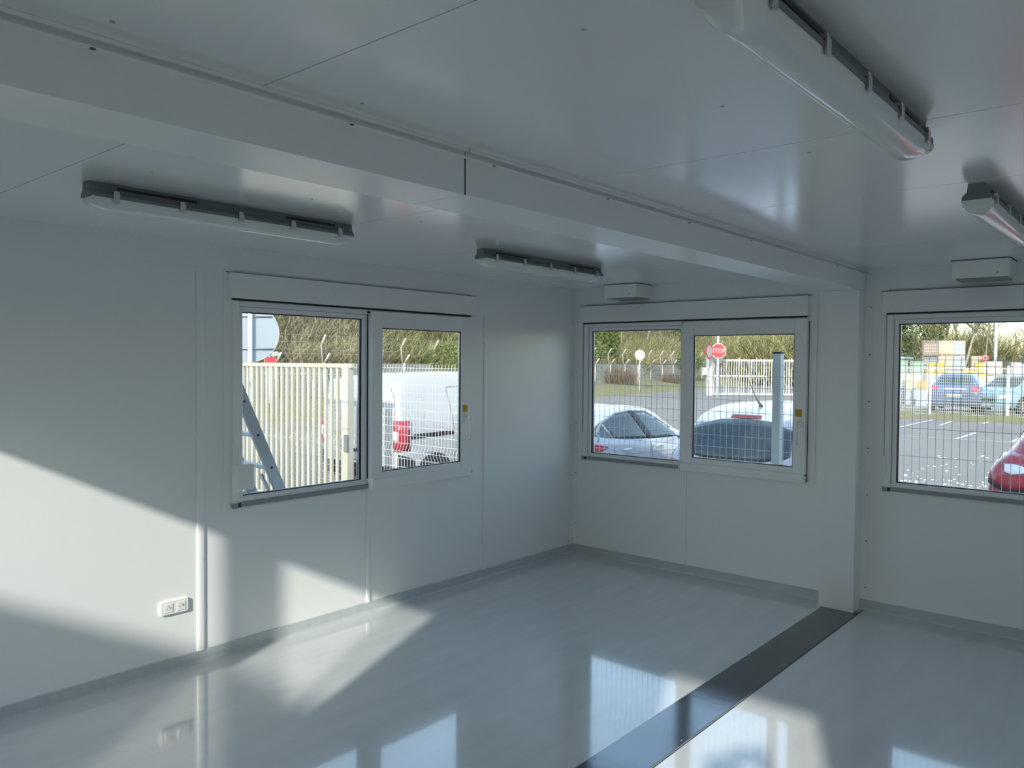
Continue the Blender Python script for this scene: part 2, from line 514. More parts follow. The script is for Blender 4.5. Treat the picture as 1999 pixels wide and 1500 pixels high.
# ---------------------------------------------------------------- windows
def window_unit(num, axis, a0, pos, sgn, width=2.07, flip=False, sr=2.03, rb=2.05):
    """Two-pane sliding window seen from inside; local u runs left to right, d towards the room.
       axis 'x': wall plane y=pos, u -> x ; axis 'y': wall plane x=pos, u -> y"""
    def B(mb, u0, u1, d0, d1, z0, z1, b=0.0):
        if flip: u0, u1 = width - u1, width - u0
        f = (lambda *q: mb.rbox(*q, b=b)) if b else mb.box
        e0, e1 = sorted((pos + sgn * d0, pos + sgn * d1))
        if axis == 'x': f(a0 + u0, a0 + u1, e0, e1, z0, z1)
        else: f(e0, e1, a0 + u0, a0 + u1, z0, z1)
    W = width
    root = bpy.data.objects.new('window_%d' % num, None); C.objects.link(root); struct(root)
    # flat cover frame around the opening
    m = MB()
    B(m, -0.03, 0.03, 0.0, 0.010, 0.845, 2.262); B(m, W - 0.03, W + 0.03, 0.0, 0.010, 0.845, 2.262)
    B(m, 0.03, W - 0.03, 0.0, 0.010, 0.845, 0.872)
    m.build('cover_frame', 'pvc_white', root)
    # roller shutter box
    m = MB(); B(m, -0.005, rb, 0.0, 0.042, 2.098, 2.246, 0.004)
    bx_ = m.build('shutter_box', 'pvc_white', root)
    m = MB(); B(m, -0.02, rb + 0.02, 0.0, 0.014, 2.2475, 2.2515)
    m.build('shutter_box_cover', 'dark_metal', bx_)
    m = MB(); B(m, 0.02, W - 0.045, 0.004, 0.030, 2.0885, 2.098)
    m.build('shutter_slot', 'black_gasket', bx_)
    # outer frame set in the wall
    m = MB()
    B(m, 0.022, 0.062, -0.06, 0.022, 0.872, 2.088, 0.003); B(m, sr - 0.02, W - 0.005, -0.06, 0.012, 0.872, 2.088, 0.003)
    B(m, 0.062, W - 0.055, -0.06, 0.020, 2.055, 2.088, 0.003); B(m, 0.062, W - 0.055, -0.06, 0.018, 0.893, 0.915, 0.003)
    m.build('frame', 'pvc_white', root)
    # bottom running rail
    m = MB(); B(m, 0.012, W - 0.02, 0.010, 0.030, 0.866, 0.892)
    rl = m.build('rail', 'rail_grey', root)
    m = MB(); B(m, 0.012, 0.045, 0.028, 0.033, 0.862, 0.890); 
    m.build('rail_end', 'rail_grey', rl)
    m = MB(); B(m, 0.047, 0.066, 0.028, 0.0315, 0.866, 0.890)
    m.build('rail_stop', 'black_gasket', rl)
    m = MB()
    for k in range(6): B(m, 0.25 + 0.16 * k, 0.256 + 0.16 * k, 0.030, 0.0308, 0.876, 0.882)
    m.build('rail_screw', 'screw', rl)
    def sash(name, u0, u1, z0, z1, d0, d1, bl, br, bt, bb):
        m = MB()
        B(m, u0, u0 + bl, d0, d1, z0, z1, 0.004); B(m, u1 - br, u1, d0, d1, z0, z1, 0.004)
        B(m, u0 + bl, u1 - br, d0, d1 - 0.002, z1 - bt, z1, 0.002); B(m, u0 + bl, u1 - br, d0, d1 - 0.002, z0, z0 + bb, 0.002)
        s = m.build(name, 'pvc_white', root)
        gu0, gu1, gz0, gz1 = u0 + bl, u1 - br, z0 + bb, z1 - bt
        g = MB(); t = 0.005
        for dd0, dd1 in ((d0 + 0.012, d1 - 0.012),):
            B(g, gu0, gu0 + t, dd0, dd1, gz0, gz1); B(g, gu1 - t, gu1, dd0, dd1, gz0, gz1)
            B(g, gu0, gu1, dd0, dd1, gz0, gz0 + t); B(g, gu0, gu1, dd0, dd1, gz1 - t, gz1)
        g.build('gasket', 'black_gasket', s)
        g = MB(); dm = (d0 + d1) / 2; t2 = 0.009
        B(g, gu0 + 0.002, gu0 + t2, dm - 0.004, dm + 0.004, gz0, gz1); B(g, gu1 - t2, gu1 - 0.002, dm - 0.004, dm + 0.004, gz0, gz1)
        B(g, gu0, gu1, dm - 0.004, dm + 0.004, gz0 + 0.001, gz0 + 0.007); B(g, gu0, gu1, dm - 0.004, dm + 0.004, gz1 - 0.007, gz1 - 0.001)
        g.build('spacer', 'alu_spacer', s)
        g = MB()
        B(g, gu0 - 0.004, gu1 + 0.004, dm + 0.004, dm + 0.0045, gz0 - 0.004, gz1 + 0.004)
        g.build('pane', 'pane', s)
        return s
    sash('fixed_sash', 0.064, 1.045, 0.915, 2.053, -0.052, 0.004, 0.030, 0.058, 0.030, 0.010)
    ss = sash('sliding_sash', 1.030, sr, 0.905, 2.078, 0.010, 0.052, 0.095, 0.093, 0.112, 0.066)
    # deep bottom cover of the sliding sash
    m = MB(); B(m, 1.028, sr, 0.012, 0.078, 0.862, 0.928, 0.004)
    bc = m.build('bottom_cover', 'pvc_white', ss)
    m = MB(); B(m, 1.020, 1.0285, 0.030, 0.080, 0.858, 0.934)
    m.build('cover_cap', 'plastic_white', bc)
    m = MB(); B(m, 1.024, 1.029, 0.005, 0.013, 0.93, 2.055); B(m, 1.012, 1.030, 0.022, 0.030, 2.062, 2.075)
    B(m, sr + 0.001, sr + 0.005, 0.009, 0.014, 0.864, 2.06)  # black strip standing in for the shade in the gap beside the sash
    m.build('sash_seal_and_gap_shade', 'black_gasket', ss)
    # pull handle, sticker
    hu = sr - 0.045
    def P(u, d, z):
        uu = (W - u) if flip else u
        return (a0 + uu, pos + sgn * d, z) if axis == 'x' else (pos + sgn * d, a0 + uu, z)
    m = MB(); m.tube([P(hu, 0.05, 1.318), P(hu, 0.082, 1.322), P(hu, 0.100, 1.312), P(hu, 0.106, 1.29), P(hu, 0.106, 1.18), P(hu, 0.100, 1.156), P(hu, 0.086, 1.148), P(hu, 0.076, 1.15)], [0.010, 0.010, 0.0095, 0.009, 0.008, 0.008, 0.008, 0.006], 8)
    hd = m.build('handle', 'plastic_white', ss)
    m = MB(); B(m, hu - 0.016, hu + 0.016, 0.051, 0.060, 1.27, 1.345, 0.002)
    m.build('handle_plate', 'plastic_white', hd)
    m = MB(); B(m, hu - 0.034, hu + 0.018, 0.0522, 0.053, 1.350, 1.405)
    st = m.build('sticker', 'yellow_sticker', ss); st['label'] = 'small yellow warning sticker above the pull handle'
    return root, P, B

r2, P2, B2 = window_unit(1, 'x', 0.095, 0.0, -1, sr=2.043, rb=2.045)
r3, P3, B3 = window_unit(2, 'x', 2.655, 0.0, -1)
r1, P1, B1 = window_unit(3, 'y', -3.435, 0.0, 1, sr=1.995, rb=2.075)
r4, P4, B4 = window_unit(4, 'x', 0.125, YE, 1)

# roller shutter straps with their winders
def strap(P, axis, u, z0, label, big=False):
    t = thing('shutter_strap', label, 'shutter strap', P(u, 0.0, z0))
    base = Vector(P(u, 0.0, z0))
    def loc(p): return tuple(Vector(p) - base)
    def lb(mb, u0, u1, d0, d1, za, zb, b=0):
        A = Vector(loc(P(u0, d0, za))); Z = Vector(loc(P(u1, d1, zb)))
        q = (min(A.x, Z.x), max(A.x, Z.x), min(A.y, Z.y), max(A.y, Z.y), za - z0, zb - z0)
        mb.rbox(*q, b=b) if b else mb.box(*q)
    m = MB(); lb(m, u - 0.007, u + 0.007, 0.016, 0.018, z0 + 0.12, 2.106)
    m.build('strap', 'strap_grey', t)
    if not big:
        m = MB(); lb(m, u - 0.012, u + 0.012, 0.012, 0.034, z0, z0 + 0.13, 0.004)
        m.build('winder', 'plastic_white', t)
    else:
        m = MB(); lb(m, u - 0.035, u + 0.085, 0.012, 0.075, z0, z0 + 0.15, 0.008)
        wd = m.build('winder', 'plastic_white', t)
        m = MB(); lb(m, u - 0.03, u + 0.012, 0.012, 0.03, z0 - 0.02, z0, 0.003); m.build('mounting_lug', 'plastic_white', wd)
        m = MB(); lb(m, u - 0.03, u + 0.012, 0.012, 0.03, z0 + 0.15, z0 + 0.175, 0.003)
        m.build('mounting_lug', 'plastic_white', wd)
    return t
strap(P2, 'x', 0.012, 0.978, 'roller shutter strap and small white winder beside the window left of the column')
strap(P3, 'x', 0.022, 0.978, 'roller shutter strap and small white winder beside the window right of the column')
strap(P1, 'y', 0.045, 0.972, 'large white strap winder box at the lower left of the left wall window', True)

# ---------------------------------------------------------------- front wall: door frame, open door leaf
root = bpy.data.objects.new('door_1', None); C.objects.link(root); struct(root)
m = MB()
m.box(DOOR[0] - 0.05, DOOR[0], YE - TH, YE + 0.012, 0.0, 2.17); m.box(DOOR[1], DOOR[1] + 0.05, YE - TH, YE + 0.012, 0.0, 2.17)
m.box(DOOR[0] - 0.05, DOOR[1] + 0.05, YE - TH, YE + 0.012, 2.12, 2.17)
m.build('frame', 'trim_white', root)
m = MB().box(DOOR[0] - 0.055, DOOR[0] - 0.015, YE - TH - 0.90, YE - TH - 0.02, 0.01, 2.10)
lf = m.build('door_leaf', 'trim_white', root)
m = MB().tube([(DOOR[0] - 0.01, YE - TH - 0.82, 1.02), (DOOR[0] + 0.04, YE - TH - 0.82, 1.02), (DOOR[0] + 0.04, YE - TH - 0.70, 1.02)], 0.009, 8)
m.build('door_handle', 'steel', lf)
m = MB().box(DOOR[0] - 0.1, DOOR[1] + 0.1, YE - TH - 0.75, YE - TH, G, -0.01)
tag(m.build('door_step', 'steel'), 'grey metal grating step outside the open door', 'step')

# added, unseen: block behind the photographer that cuts the low part of the sun
t = thing('sun_blocker', 'added unseen white block behind the photographer, cutting off the low sun', 'sun blocker', (-2.2, YE - 4.2, G))
MB().rbox(-3.2, 7.2, -2.4, 0.0, 0.05, 3.16 - G, b=0.02).build('body', 'crate_white', t)
MB().box(-3.3, 7.3, -2.5, 0.06, 3.16 - G, 3.20 - G).build('blocker_edge', 'rail_grey', t)
MB().box(3.2, 4.0, 0.0, 0.03, 0.1, 2.2).build('blocker_door', 'post_grey', t)
MB().rbox(4.2, 7.2, -0.8, 0.0, 3.20 - G, 3.47 - G, b=0.02).build('blocker_top_box', 'rail_grey', t)  # extra height added to trim the tip of the sun patch on the floor

# ---------------------------------------------------------------- ceiling lamps
def make_lamp():
    t = thing('ceiling_lamp', '', 'ceiling lamp')
    L = 1.215
    m = MB()
    prof = [(-0.030, 0.0), (0.030, 0.0), (0.034, -0.030), (0.046, -0.040), (0.052, -0.046), (0.052, -0.058), (-0.052, -0.058), (-0.052, -0.046), (-0.046, -0.040), (-0.034, -0.030)]
    m.prism(prof, 'y', 0.03, L - 0.03)
    for s, e, (ya, yb) in ((0, 1, (0.0, 0.03)), (1, 0, (L, L - 0.03))):
        A = [(x * 0.86, ya, z) for x, z in prof]; Bq = [(x, yb, z) for x, z in prof]
        n = len(prof)
        m.add(A + Bq, [(i, (i + 1) % n, (i + 1) % n + n, i + n) for i in range(n)] + [tuple(range(n))])
    body = m.build('housing', 'lamp_grey', t)
    m = MB()
    m.box(0.0335, 0.0355, 0.10, 0.42, -0.022, -0.012); m.build('slot', 'black_gasket', body)
    m = MB().box(0.0335, 0.0355, 0.84, 1.11, -0.022, -0.012); m.build('slot', 'black_gasket', body)
    # half-round diffuser with rounded ends
    vs = []; fs = []; ny = 20; na = 12
    for i in range(ny + 1):
        yy = L * i / ny
        if i == 0: yy = 0.004
        if i == ny: yy = L - 0.004
        e = min(yy, L - yy)
        k = sqrt(max(0.0, 1 - max(0.0, (0.05 - e) / 0.05) ** 2)) if e < 0.05 else 1.0
        k = 0.35 + 0.65 * k
        for j in range(na + 1):
            a = pi * j / na
            x = 0.050 * cos(a) * (0.9 + 0.1 * k); z = -0.056 - 0.046 * (max(0.0, sin(a)) ** 0.75) * k
            vs.append((x, yy, z))
    for i in range(ny):
        for j in range(na):
            q = i * (na + 1) + j
            fs.append((q, q + 1, q + na + 2, q + na + 1))
    m = MB().add(vs, fs, True)
    m.f.append(tuple(range(na + 1))); m.m.append(0); m.sm.append(False)
    m.f.append(tuple(ny * (na + 1) + j for j in range(na + 1))); m.m.append(0); m.sm.append(False)
    m.build('diffuser', 'diffuser', t)
    for k in range(5):
        yy = 0.09 + (L - 0.18) * k / 4
        for sx in (1, -1):
            m = MB(); m.box(*sorted((sx * 0.0525, sx * 0.057)), yy - 0.012, yy + 0.012, -0.070, -0.038)
            m.box(*sorted((sx * 0.040, sx * 0.055)), yy - 0.010, yy + 0.010, -0.040, -0.030)
            m.build('clip', 'steel', t)
    return t
lamp = make_lamp(); index_children(lamp)
lamps = [(1.115, -4.64, 'grey ceiling batten lamp at the left, above the left wall window'),
         (1.105, -2.465, 'grey ceiling batten lamp nearest the far corner, beyond the beam'),
         (3.665, -4.645, 'large ceiling batten lamp at the upper right, nearest the camera'),
         (3.66, -2.57, 'ceiling batten lamp cut off by the right edge of the picture')]
for i, (x, y, lb) in enumerate(lamps):
    o = lamp if i == 0 else copy_tree(lamp)
    o.location = (x, y, H); o['label'] = lb; o['category'] = 'ceiling lamp'; o['group'] = 'batten lamps on the ceiling'
lamp_objs = True

# ---------------------------------------------------------------- fan heaters under the ceiling
def vent_box(x0, label):
    t = thing('ventilation_box', label, 'vent box', (x0, 0.0, 2.286), 0, 'white boxes under the ceiling')
    m = MB().rbox(0.0, 0.315, -0.255, -0.007, 0.0, 0.112, b=0.004)
    h = m.build('casing', 'plastic_white', t)
    m = MB().box(-0.003, 0.318, -0.258, -0.007, 0.112, 0.1145)
    m.build('mounting_plate', 'seam_dark', t)
    m = MB().box(0.02, 0.295, -0.235, -0.02, -0.008, 0.0005)
    m.build('grille', 'rail_grey', t)
    m = MB()
    m.box(0.245, 0.258, -0.2565, -0.255, 0.022, 0.030)
    m.build('marking', 'rail_grey', t)
    return t
vent_box(0.487, 'white ventilation box under the ceiling above the window left of the column')
vent_box(3.115, 'white ventilation box under the ceiling at the right, above the right window')

# ---------------------------------------------------------------- double socket
t = thing('wall_socket', 'white double power socket low on the left wall, lit by the sun', 'socket', (0.0, -3.765, 0.36))
m = MB()
pr = []
hw, hh, rr = 0.080, 0.039, 0.010
for cx_, cy_, a0 in ((hw - rr, hh - rr, 0), (-hw + rr, hh - rr, 90), (-hw + rr, -hh + rr, 180), (hw - rr, -hh + rr, 270)):
    for k in range(5):
        a = radians(a0 + 22.5 * k); pr.append((cx_ + rr * cos(a), cy_ + rr * sin(a)))
m.prism(pr, 'x', 0.0, 0.012)
m.prism([(u * 0.955, v * 0.91) for u, v in pr], 'x', 0.012, 0.0165)
m.build('plate', 'plastic_white', t)
for s in (-1, 1):
    m = MB().rbox(0.0165, 0.0195, s * 0.036 - 0.0235, s * 0.036 + 0.0235, -0.024, 0.024, b=0.0015)
    ins = m.build('outlet', 'plastic_white', t)
    m = MB()
    m.disc((0.0195, s * 0.036 - 0.0095, -0.003), (1, 0, 0), 0.0026, 0.0004, 10); m.disc((0.0195, s * 0.036 + 0.0095, -0.003), (1, 0, 0), 0.0026, 0.0004, 10)
    m.build('pin_hole', 'seam_dark', ins)
    m = MB().tube([(0.0195, s * 0.036, 0.009), (0.027, s * 0.036, 0.009)], 0.0022, 8)
    m.build('earth_pin', 'steel', ins)

# ================================================================ OUTSIDE GROUND
def grid_mesh(name, xs, ys, fz, matn):
    vs = [(x, y, fz(x, y)) for y in ys for x in xs]
    n = len(xs)
    fs = [(j * n + i, j * n + i + 1, (j + 1) * n + i + 1, (j + 1) * n + i) for j in range(len(ys) - 1) for i in range(n - 1)]
    return MB().add(vs, fs, True).build(name, matn)
m = MB().box(-120, 120, -60, 220, G - 0.3, G)
o = struct(m.build('ground', 'asphalt'))
def wallx(y): return -20.3 - 0.157 * y
ys = [-10 + 2.5 * k for k in range(50)]
vs = []; fs = []
prof = [(3.9, -0.02), (3.0, 0.18), (1.6, 0.45), (-0.4, 0.62)]
for y in ys:
    for d, z in prof: vs.append((wallx(y) + d, y, G + z + 0.04 * sin(y * 1.7 + d)))
n = len(prof)
for j in range(len(ys) - 1):
    for i in range(n - 1): fs.append((j * n + i, j * n + i + 1, (j + 1) * n + i + 1, (j + 1) * n + i))
tag(MB().add(vs, fs, True).build('grass_verge', 'grass'), 'grass bank along the foot of the old concrete fence', 'grass', kind='stuff')
vs = []; fs = []
prof = [(-0.3, 0.3), (-3, 1.4), (-8, 3.6), (-15, 6.0), (-24, 8.0), (-60, 9.0)]
n = len(prof)
for j, y in enumerate(ys):
    k = 1.0
    for i, (d, z) in enumerate(prof): vs.append((wallx(y) + d, y, G + z * k + (0.5 * sin(y * 0.9 + i * 2.1) if i > 0 else 0)))
for j in range(len(ys) - 1):
    for i in range(n - 1): fs.append((j * n + i, j * n + i + 1, (j + 1) * n + i + 1, (j + 1) * n + i))
struct(MB().add(vs, fs, True).build('hillside', 'hill_brush'))

# painted parking lines
def line(p, q, wd=0.11):
    p = Vector((*p, 0)); q = Vector((*q, 0)); d = (q - p).normalized(); nn = Vector((-d.y, d.x, 0)) * wd / 2
    z = Vector((0, 0, G + 0.006))
    m = MB().add([p + nn + z, p - nn + z, q - nn + z, q + nn + z], [(0, 1, 2, 3)])
    return m
for k, (p, q, lb) in enumerate([((-2.65, 21.1), (-2.72, 26.0), 'long white parking bay line at the left edge of the right window'),
                   ((-1.9, 23.2), (-2.05, 25.8), 'short white parking bay line in front of the dark parked car'),
                   ((-1.9, 17.95), (2.6, 18.0), 'white cross line over the car park parallel to the mesh fence'),
                   ((-0.42, 18.1), (-0.42, 20.9), 'white bay line joining the cross line in the car park'),
                   ((-0.98, 25.0), (-1.06, 27.4), 'short far white bay line in front of the white mesh fence'),
                   ((0.85, 18.1), (0.8, 22.5), 'white bay line nearest the red car in the car park')]):
    tag(line(p, q).build('parking_line', 'paint_line'), lb, 'road marking', 'painted lines of the car park')
# scattered white chips on the asphalt
random.seed(11)
m = MB()
for k in range(420):
    x = random.uniform(0.2, 3.6); y = random.uniform(4.6, 9.5) if random.random() < 0.8 else random.uniform(9, 14)
    s = random.uniform(0.006, 0.024)
    m.box(x - s, x + s, y - s, y + s * 0.8, G, G + s * 0.8)
tag(m.build('gravel', 'gravel_white'), 'small white chips scattered over the asphalt by the red car', 'gravel', kind='stuff')

# ================================================================ MESH FENCE BEHIND THE BUILDING
FY = 0.36
def mesh_panel(x0, x1, ztop, pitch_x, zlist, folds, r, parent, zbot, name='mesh_panel', y0=0.0, matn='wire_galv', depth=0.035):
    """folds: list of (z_low, z_tip, z_high)"""
    m = MB()
    def off(z):
        for a, t_, b in folds:
            if a < z < b: return -depth * (1 - abs(z - t_) / ((b - a) / 2))
        return 0.0
    zs = sorted({zbot, ztop, *[v for f in folds for v in f]})
    x = x0 + pitch_x / 2
    while x < x1:
        m.tube([(x, y0 + off(z), z) for z in zs], r, 4, False, False)
        x += pitch_x
    for z in zlist:
        m.tube([(x0, y0 + off(z) - r, z), (x1, y0 + off(z) - r, z)], r * 1.05, 4, False, False)
    return m.build(name, matn, parent)
t = thing('mesh_fence', 'galvanised welded mesh fence running close behind the building', 'fence', (0, FY, 0))
fz_ = [1.66, 1.565, 1.47] + [1.37 - 0.1 * k for k in range(6)] + [0.77, 0.68, 0.59, 0.49, 0.39, 0.29, 0.19, 0.1, 0.0, -0.1]
fo_ = [(1.47, 1.565, 1.66), (0.59, 0.68, 0.77)]
mesh_panel(-8.8, -3.62, 1.70, 0.052, fz_, fo_, 0.0024, t, -0.2)
mesh_panel(-3.48, -0.80, 1.70, 0.052, fz_, fo_, 0.0024, t, -0.2)
f2 = [1.725, 1.632, 1.538] + [1.435 - 0.101 * k for k in range(6)] + [0.83, 0.73, 0.63, 0.5, 0.3, 0.1, -0.1]
mesh_panel(-0.72, 1.705, 1.755, 0.056, f2, [(1.538, 1.632, 1.725), (0.63, 0.73, 0.83)], 0.0022, t, -0.2)
mesh_panel(1.785, 2.5, 1.755, 0.056, f2, [(1.538, 1.632, 1.725)], 0.0022, t, -0.2)
f3 = [1.778, 1.734, 1.684, 1.485, 1.283, 1.08, 0.88, 0.68, 0.48, 0.28, 0.08, -0.12]
mesh_panel(2.58, 5.0, 1.80, 0.0512, f3, [(1.684, 1.734, 1.778)], 0.0024, t, -0.2, depth=0.02)
for x, zt in ((1.745, 1.826), (-0.76, 1.80), (2.54, 1.82)):
    m = MB().rbox(x - 0.034, x + 0.034, -0.034 + 0.04, 0.034 + 0.04, G, zt, b=0.004)
    p = m.build('post', 'post_grey', t)
    m = MB().box(x - 0.037, x + 0.037, -0.037 + 0.04, 0.037 + 0.04, zt, zt + 0.012)
    m.build('post_cap', 'sign_black', p)

# tubular gate in front of the fence, seen through the left wall window
t = thing('tubular_gate', 'weathered cream tubular steel gate outside the left wall window', 'gate', (0, 0.20, 0))
gz = 1.705
m = MB().rbox(-8.9, -3.50, -0.025, 0.025, gz - 0.055, gz, b=0.004); m.build('top_rail', 'gate_cream', t)
m = MB().rbox(-8.9, -3.66, -0.025, 0.025, -0.14, -0.08, b=0.004); m.build('bottom_rail', 'gate_cream', t)
x = -3.80
k = 0
while x > -8.8:
    m = MB().rbox(x - 0.021, x + 0.021, -0.016, 0.016, -0.09, gz - 0.053, b=0.003)
    m.build('picket', 'gate_cream', t); x -= 0.122
m = MB().rbox(-3.66, -3.54, -0.05, 0.05, G, gz - 0.02, b=0.006)
p = m.build('post', 'gate_cream', t)
m = MB().rbox(-3.585, -3.525, -0.072, -0.05, 0.62, 0.83, b=0.004)
m.build('lock', 'lamp_grey', p)
for z in (1.23, 0.90): MB().box(-3.67, -3.53, -0.053, -0.05, z, z + 0.012).build('strap_band', 'rail_grey', p)

# stepladder outside the left wall window
t = thing('stepladder', 'aluminium stepladder standing outside the left wall window', 'ladder', (0, 0, 0))
def lad(y, z): return (y, z)
ya, za, yb, zb = -3.34, 2.25, -2.225, G
def rail(xc, nm):
    m = MB()
    d = Vector((0, yb - ya, zb - za)).normalized(); nrm = Vector((0, -d.z, d.y))
    wd = 0.040; th = 0.013
    A = Vector((xc, ya, za)); Bv = Vector((xc, yb, zb))
    vs = []
    for P_ in (A, Bv):
        for sx in (-th, th):
            for sn in (-wd, wd): vs.append(P_ + Vector((sx, 0, 0)) + nrm * sn)
    m.add(vs, [(0, 1, 3, 2), (4, 6, 7, 5), (0, 4, 5, 1), (2, 3, 7, 6), (0, 2, 6, 4), (1, 5, 7, 3)])
    return m.build(nm, 'alu_ladder', t)
ra = rail(-0.60, 'side_rail'); rb = rail(-1.02, 'side_rail')
kk = 0
zz = 0.045
m2 = MB()
while zz < 2.2:
    f = (zz - za) / (zb - za); yy = ya + (yb - ya) * f
    m = MB().rbox(-1.01, -0.613, yy - 0.035, yy + 0.035, zz - 0.012, zz + 0.012, b=0.003)
    m.build('tread', 'alu_ladder', t)
    MB().disc((-0.587, yy, zz), (1, 0, 0), 0.009, 0.003, 10).build('bolt', 'sign_black', ra)
    zz += 0.235
m = MB().box(-0.5865, -0.5855, -2.70, -2.66, 0.80, 0.90); 
for xx in (-0.60, -1.02):
    m = MB().tube([(xx, ya - 0.02, za), (xx, ya - 1.05, G)], 0.016, 6); m.build('rear_leg', 'alu_ladder', t)
m = MB().tube([(-0.63, -2.83, 0.94), (-0.63, -2.62, 0.52), (-0.63, -2.28, -0.2)], 0.013, 6); m.build('brace', 'alu_ladder', t)
m = MB().box(-1.04, -0.58, ya - 0.06, ya + 0.06, za, za + 0.02); m.build('top_cap', 'alu_ladder', t)

# ================================================================ SIGNS
def facing(p, q=CAM):
    d = Vector((q[0] - p[0], q[1] - p[1], 0)); return d.normalized()
def face_matrix(loc, n, roll=0.0):
    """matrix whose local +z looks along n and local +y is up"""
    z = Vector(n).normalized(); up = Vector((0, 0, 1)); x = up.cross(z).normalized(); y = z.cross(x)
    R = Matrix(((x.x, y.x, z.x, 0), (x.y, y.y, z.y, 0), (x.z, y.z, z.z, 0), (0, 0, 0, 1)))
    return Matrix.Translation(loc) @ R @ Matrix.Rotation(roll, 4, 'Z')

# large round sign seen from behind, left window
c = Vector((-6.92, 0.84, 2.16)); n = Vector((1.0, -0.62, 0)).normalized()
t = thing('round_sign', 'large round road sign seen from behind above the cream gate', 'road sign', (c.x, c.y, G))
lz = c.z - G
m = MB().disc((0, 0, lz), n, 0.455, 0.012, 48); m.build('plate', 'sign_grey', t)
m = MB(); x_ = Vector((0, 0, 1)).cross(n)
ring = [Vector((0, 0, lz)) + n * 0.012 + (x_ * cos(a) + Vector((0, 0, 1)) * sin(a)) * 0.455 for a in [2 * pi * k / 48 for k in range(49)]]
m.tube(ring, 0.010, 5, False); m.build('rim', 'sign_white', t)
for dz in (0.27, -0.24):
    a = Vector((0, 0, lz + dz)) + n * 0.03; hw_ = sqrt(0.455 ** 2 - dz ** 2) - 0.03
    q0 = a - x_ * hw_; q1 = a + x_ * hw_
    MB().tube([q0, q1], 0.017, 4).build('stiffener', 'rail_grey', t)
a = n * 0.075 - x_ * -0.02
m = MB().tube([a + Vector((0, 0, 0)), a + Vector((0, 0, lz + 0.5))], 0.038, 4); m.build('post', 'post_grey', t)

# white arrow sign reading Sortie with a red board under it
c = Vector((-20.4, 9.70, 1.955)); n = facing(c)
t = thing('direction_sign', 'white arrow direction sign with lettering beyond the cream gate', 'road sign', (c.x, c.y, G))
lz = c.z - G
M4 = face_matrix(Vector((0, 0, lz)), n)
def plate(pts, th, mt, nm, par, off=0.0, M4_=None):
    MM = M4_ or M4
    m = MB(); k = len(pts)
    vs = [MM @ Vector((u, v, off)) for u, v in pts] + [MM @ Vector((u, v, off + th)) for u, v in pts]
    m.add(vs, [(i, (i + 1) % k, (i + 1) % k + k, i + k) for i in range(k)] + [tuple(range(k))[::-1], tuple(range(k, 2 * k))])
    return m.build(nm, mt, par)
a = radians(6)
pts = [(-0.34, -0.095), (0.26, -0.075), (0.345, 0.01), (0.27, 0.09), (-0.34, 0.065)]
pl = plate([(u * cos(a * 0.3), v + u * 0.06) for u, v in pts], 0.02, 'sign_white', 'arrow_board', t)
text_mesh('lettering', 'Sortie', 0.13, 'text_blue', t, face_matrix(Vector((0, 0, lz)) + n * 0.022, n) @ Matrix.Translation((-0.06, -0.01, 0)), 0.001, 0.003)
plate([(-0.16, -0.36), (0.22, -0.33), (0.22, -0.10), (-0.16, -0.12)], 0.02, 'sign_red', 'red_board', t)
plate([(-0.18, -0.36), (-0.155, -0.36), (-0.155, -0.12), (-0.18, -0.12)], 0.03, 'sign_white', 'board_edge', t)
m = MB().tube([Vector((0, 0, 0)) - n * 0.04, Vector((0, 0, lz + 0.05)) - n * 0.04], 0.03, 6); m.build('post', 'post_grey', t)

# round white sign back on a post, middle window
c = Vector((-23.2, 39.15, 2.31)); n = facing(c)
t = thing('round_sign', 'small round pale sign on a post in front of the concrete fence', 'road sign', (c.x, c.y, G))
lz = c.z - G
m = MB().disc((0, 0, lz), n, 0.34, 0.02, 28); m.build('plate', 'sign_white', t)
m = MB().tube([n * 0.06, n * 0.06 + Vector((0, 0, lz + 0.34))], 0.035, 6); m.build('post', 'post_grey', t)

# stop sign with a second round sign almost edge-on, tall post
c = Vector((-17.44, 38.78, 2.54)); n = facing(c); n = (n + Vector((0.25, 0.05, 0))).normalized()
t = thing('stop_sign', 'red octagonal stop sign on a tall white post by the white gate', 'road sign', (c.x, c.y, G))
lz = c.z - G
oc = lambda r: [(r * cos(radians(22.5 + 45 * k)), r * sin(radians(22.5 + 45 * k))) for k in range(8)]
M4 = face_matrix(Vector((0, 0, lz)), n)
plate(oc(0.50), 0.02, 'sign_white', 'border', t)
plate(oc(0.44), 0.006, 'sign_red', 'face', t, 0.02)
text_mesh('lettering', 'STOP', 0.36, 'sign_white', t, face_matrix(Vector((0, 0, lz)) + n * 0.0275, n), 0.002, 0.008)
m = MB().tube([-n * 0.06, -n * 0.06 + Vector((0, 0, 6.2))], 0.06, 8); m.build('post', 'post_grey', t)
c = Vector((-17.70, 38.10, 2.50)); n = (facing(c) * 0.42 + Vector((-facing(c).y, facing(c).x, 0)) * 0.9).normalized()
t = thing('round_sign', 'round sign turned almost edge-on just left of the stop sign', 'road sign', (c.x, c.y, G))
lz = c.z - G
m = MB().disc((0, 0, lz), n, 0.46, 0.02, 28); m.build('border', 'sign_red', t)
m = MB().disc(Vector((0, 0, lz)) + n * 0.02, n, 0.36, 0.004, 28); m.build('face', 'sign_white', t)
m = MB().disc(Vector((0, 0, lz)) + n * 0.024, n, 0.16, 0.004, 16); m.build('symbol', 'tower_grey', t)
m = MB().tube([-n * 0.06, -n * 0.06 + Vector((0, 0, lz + 0.4))], 0.03, 6); m.build('post', 'post_grey', t)

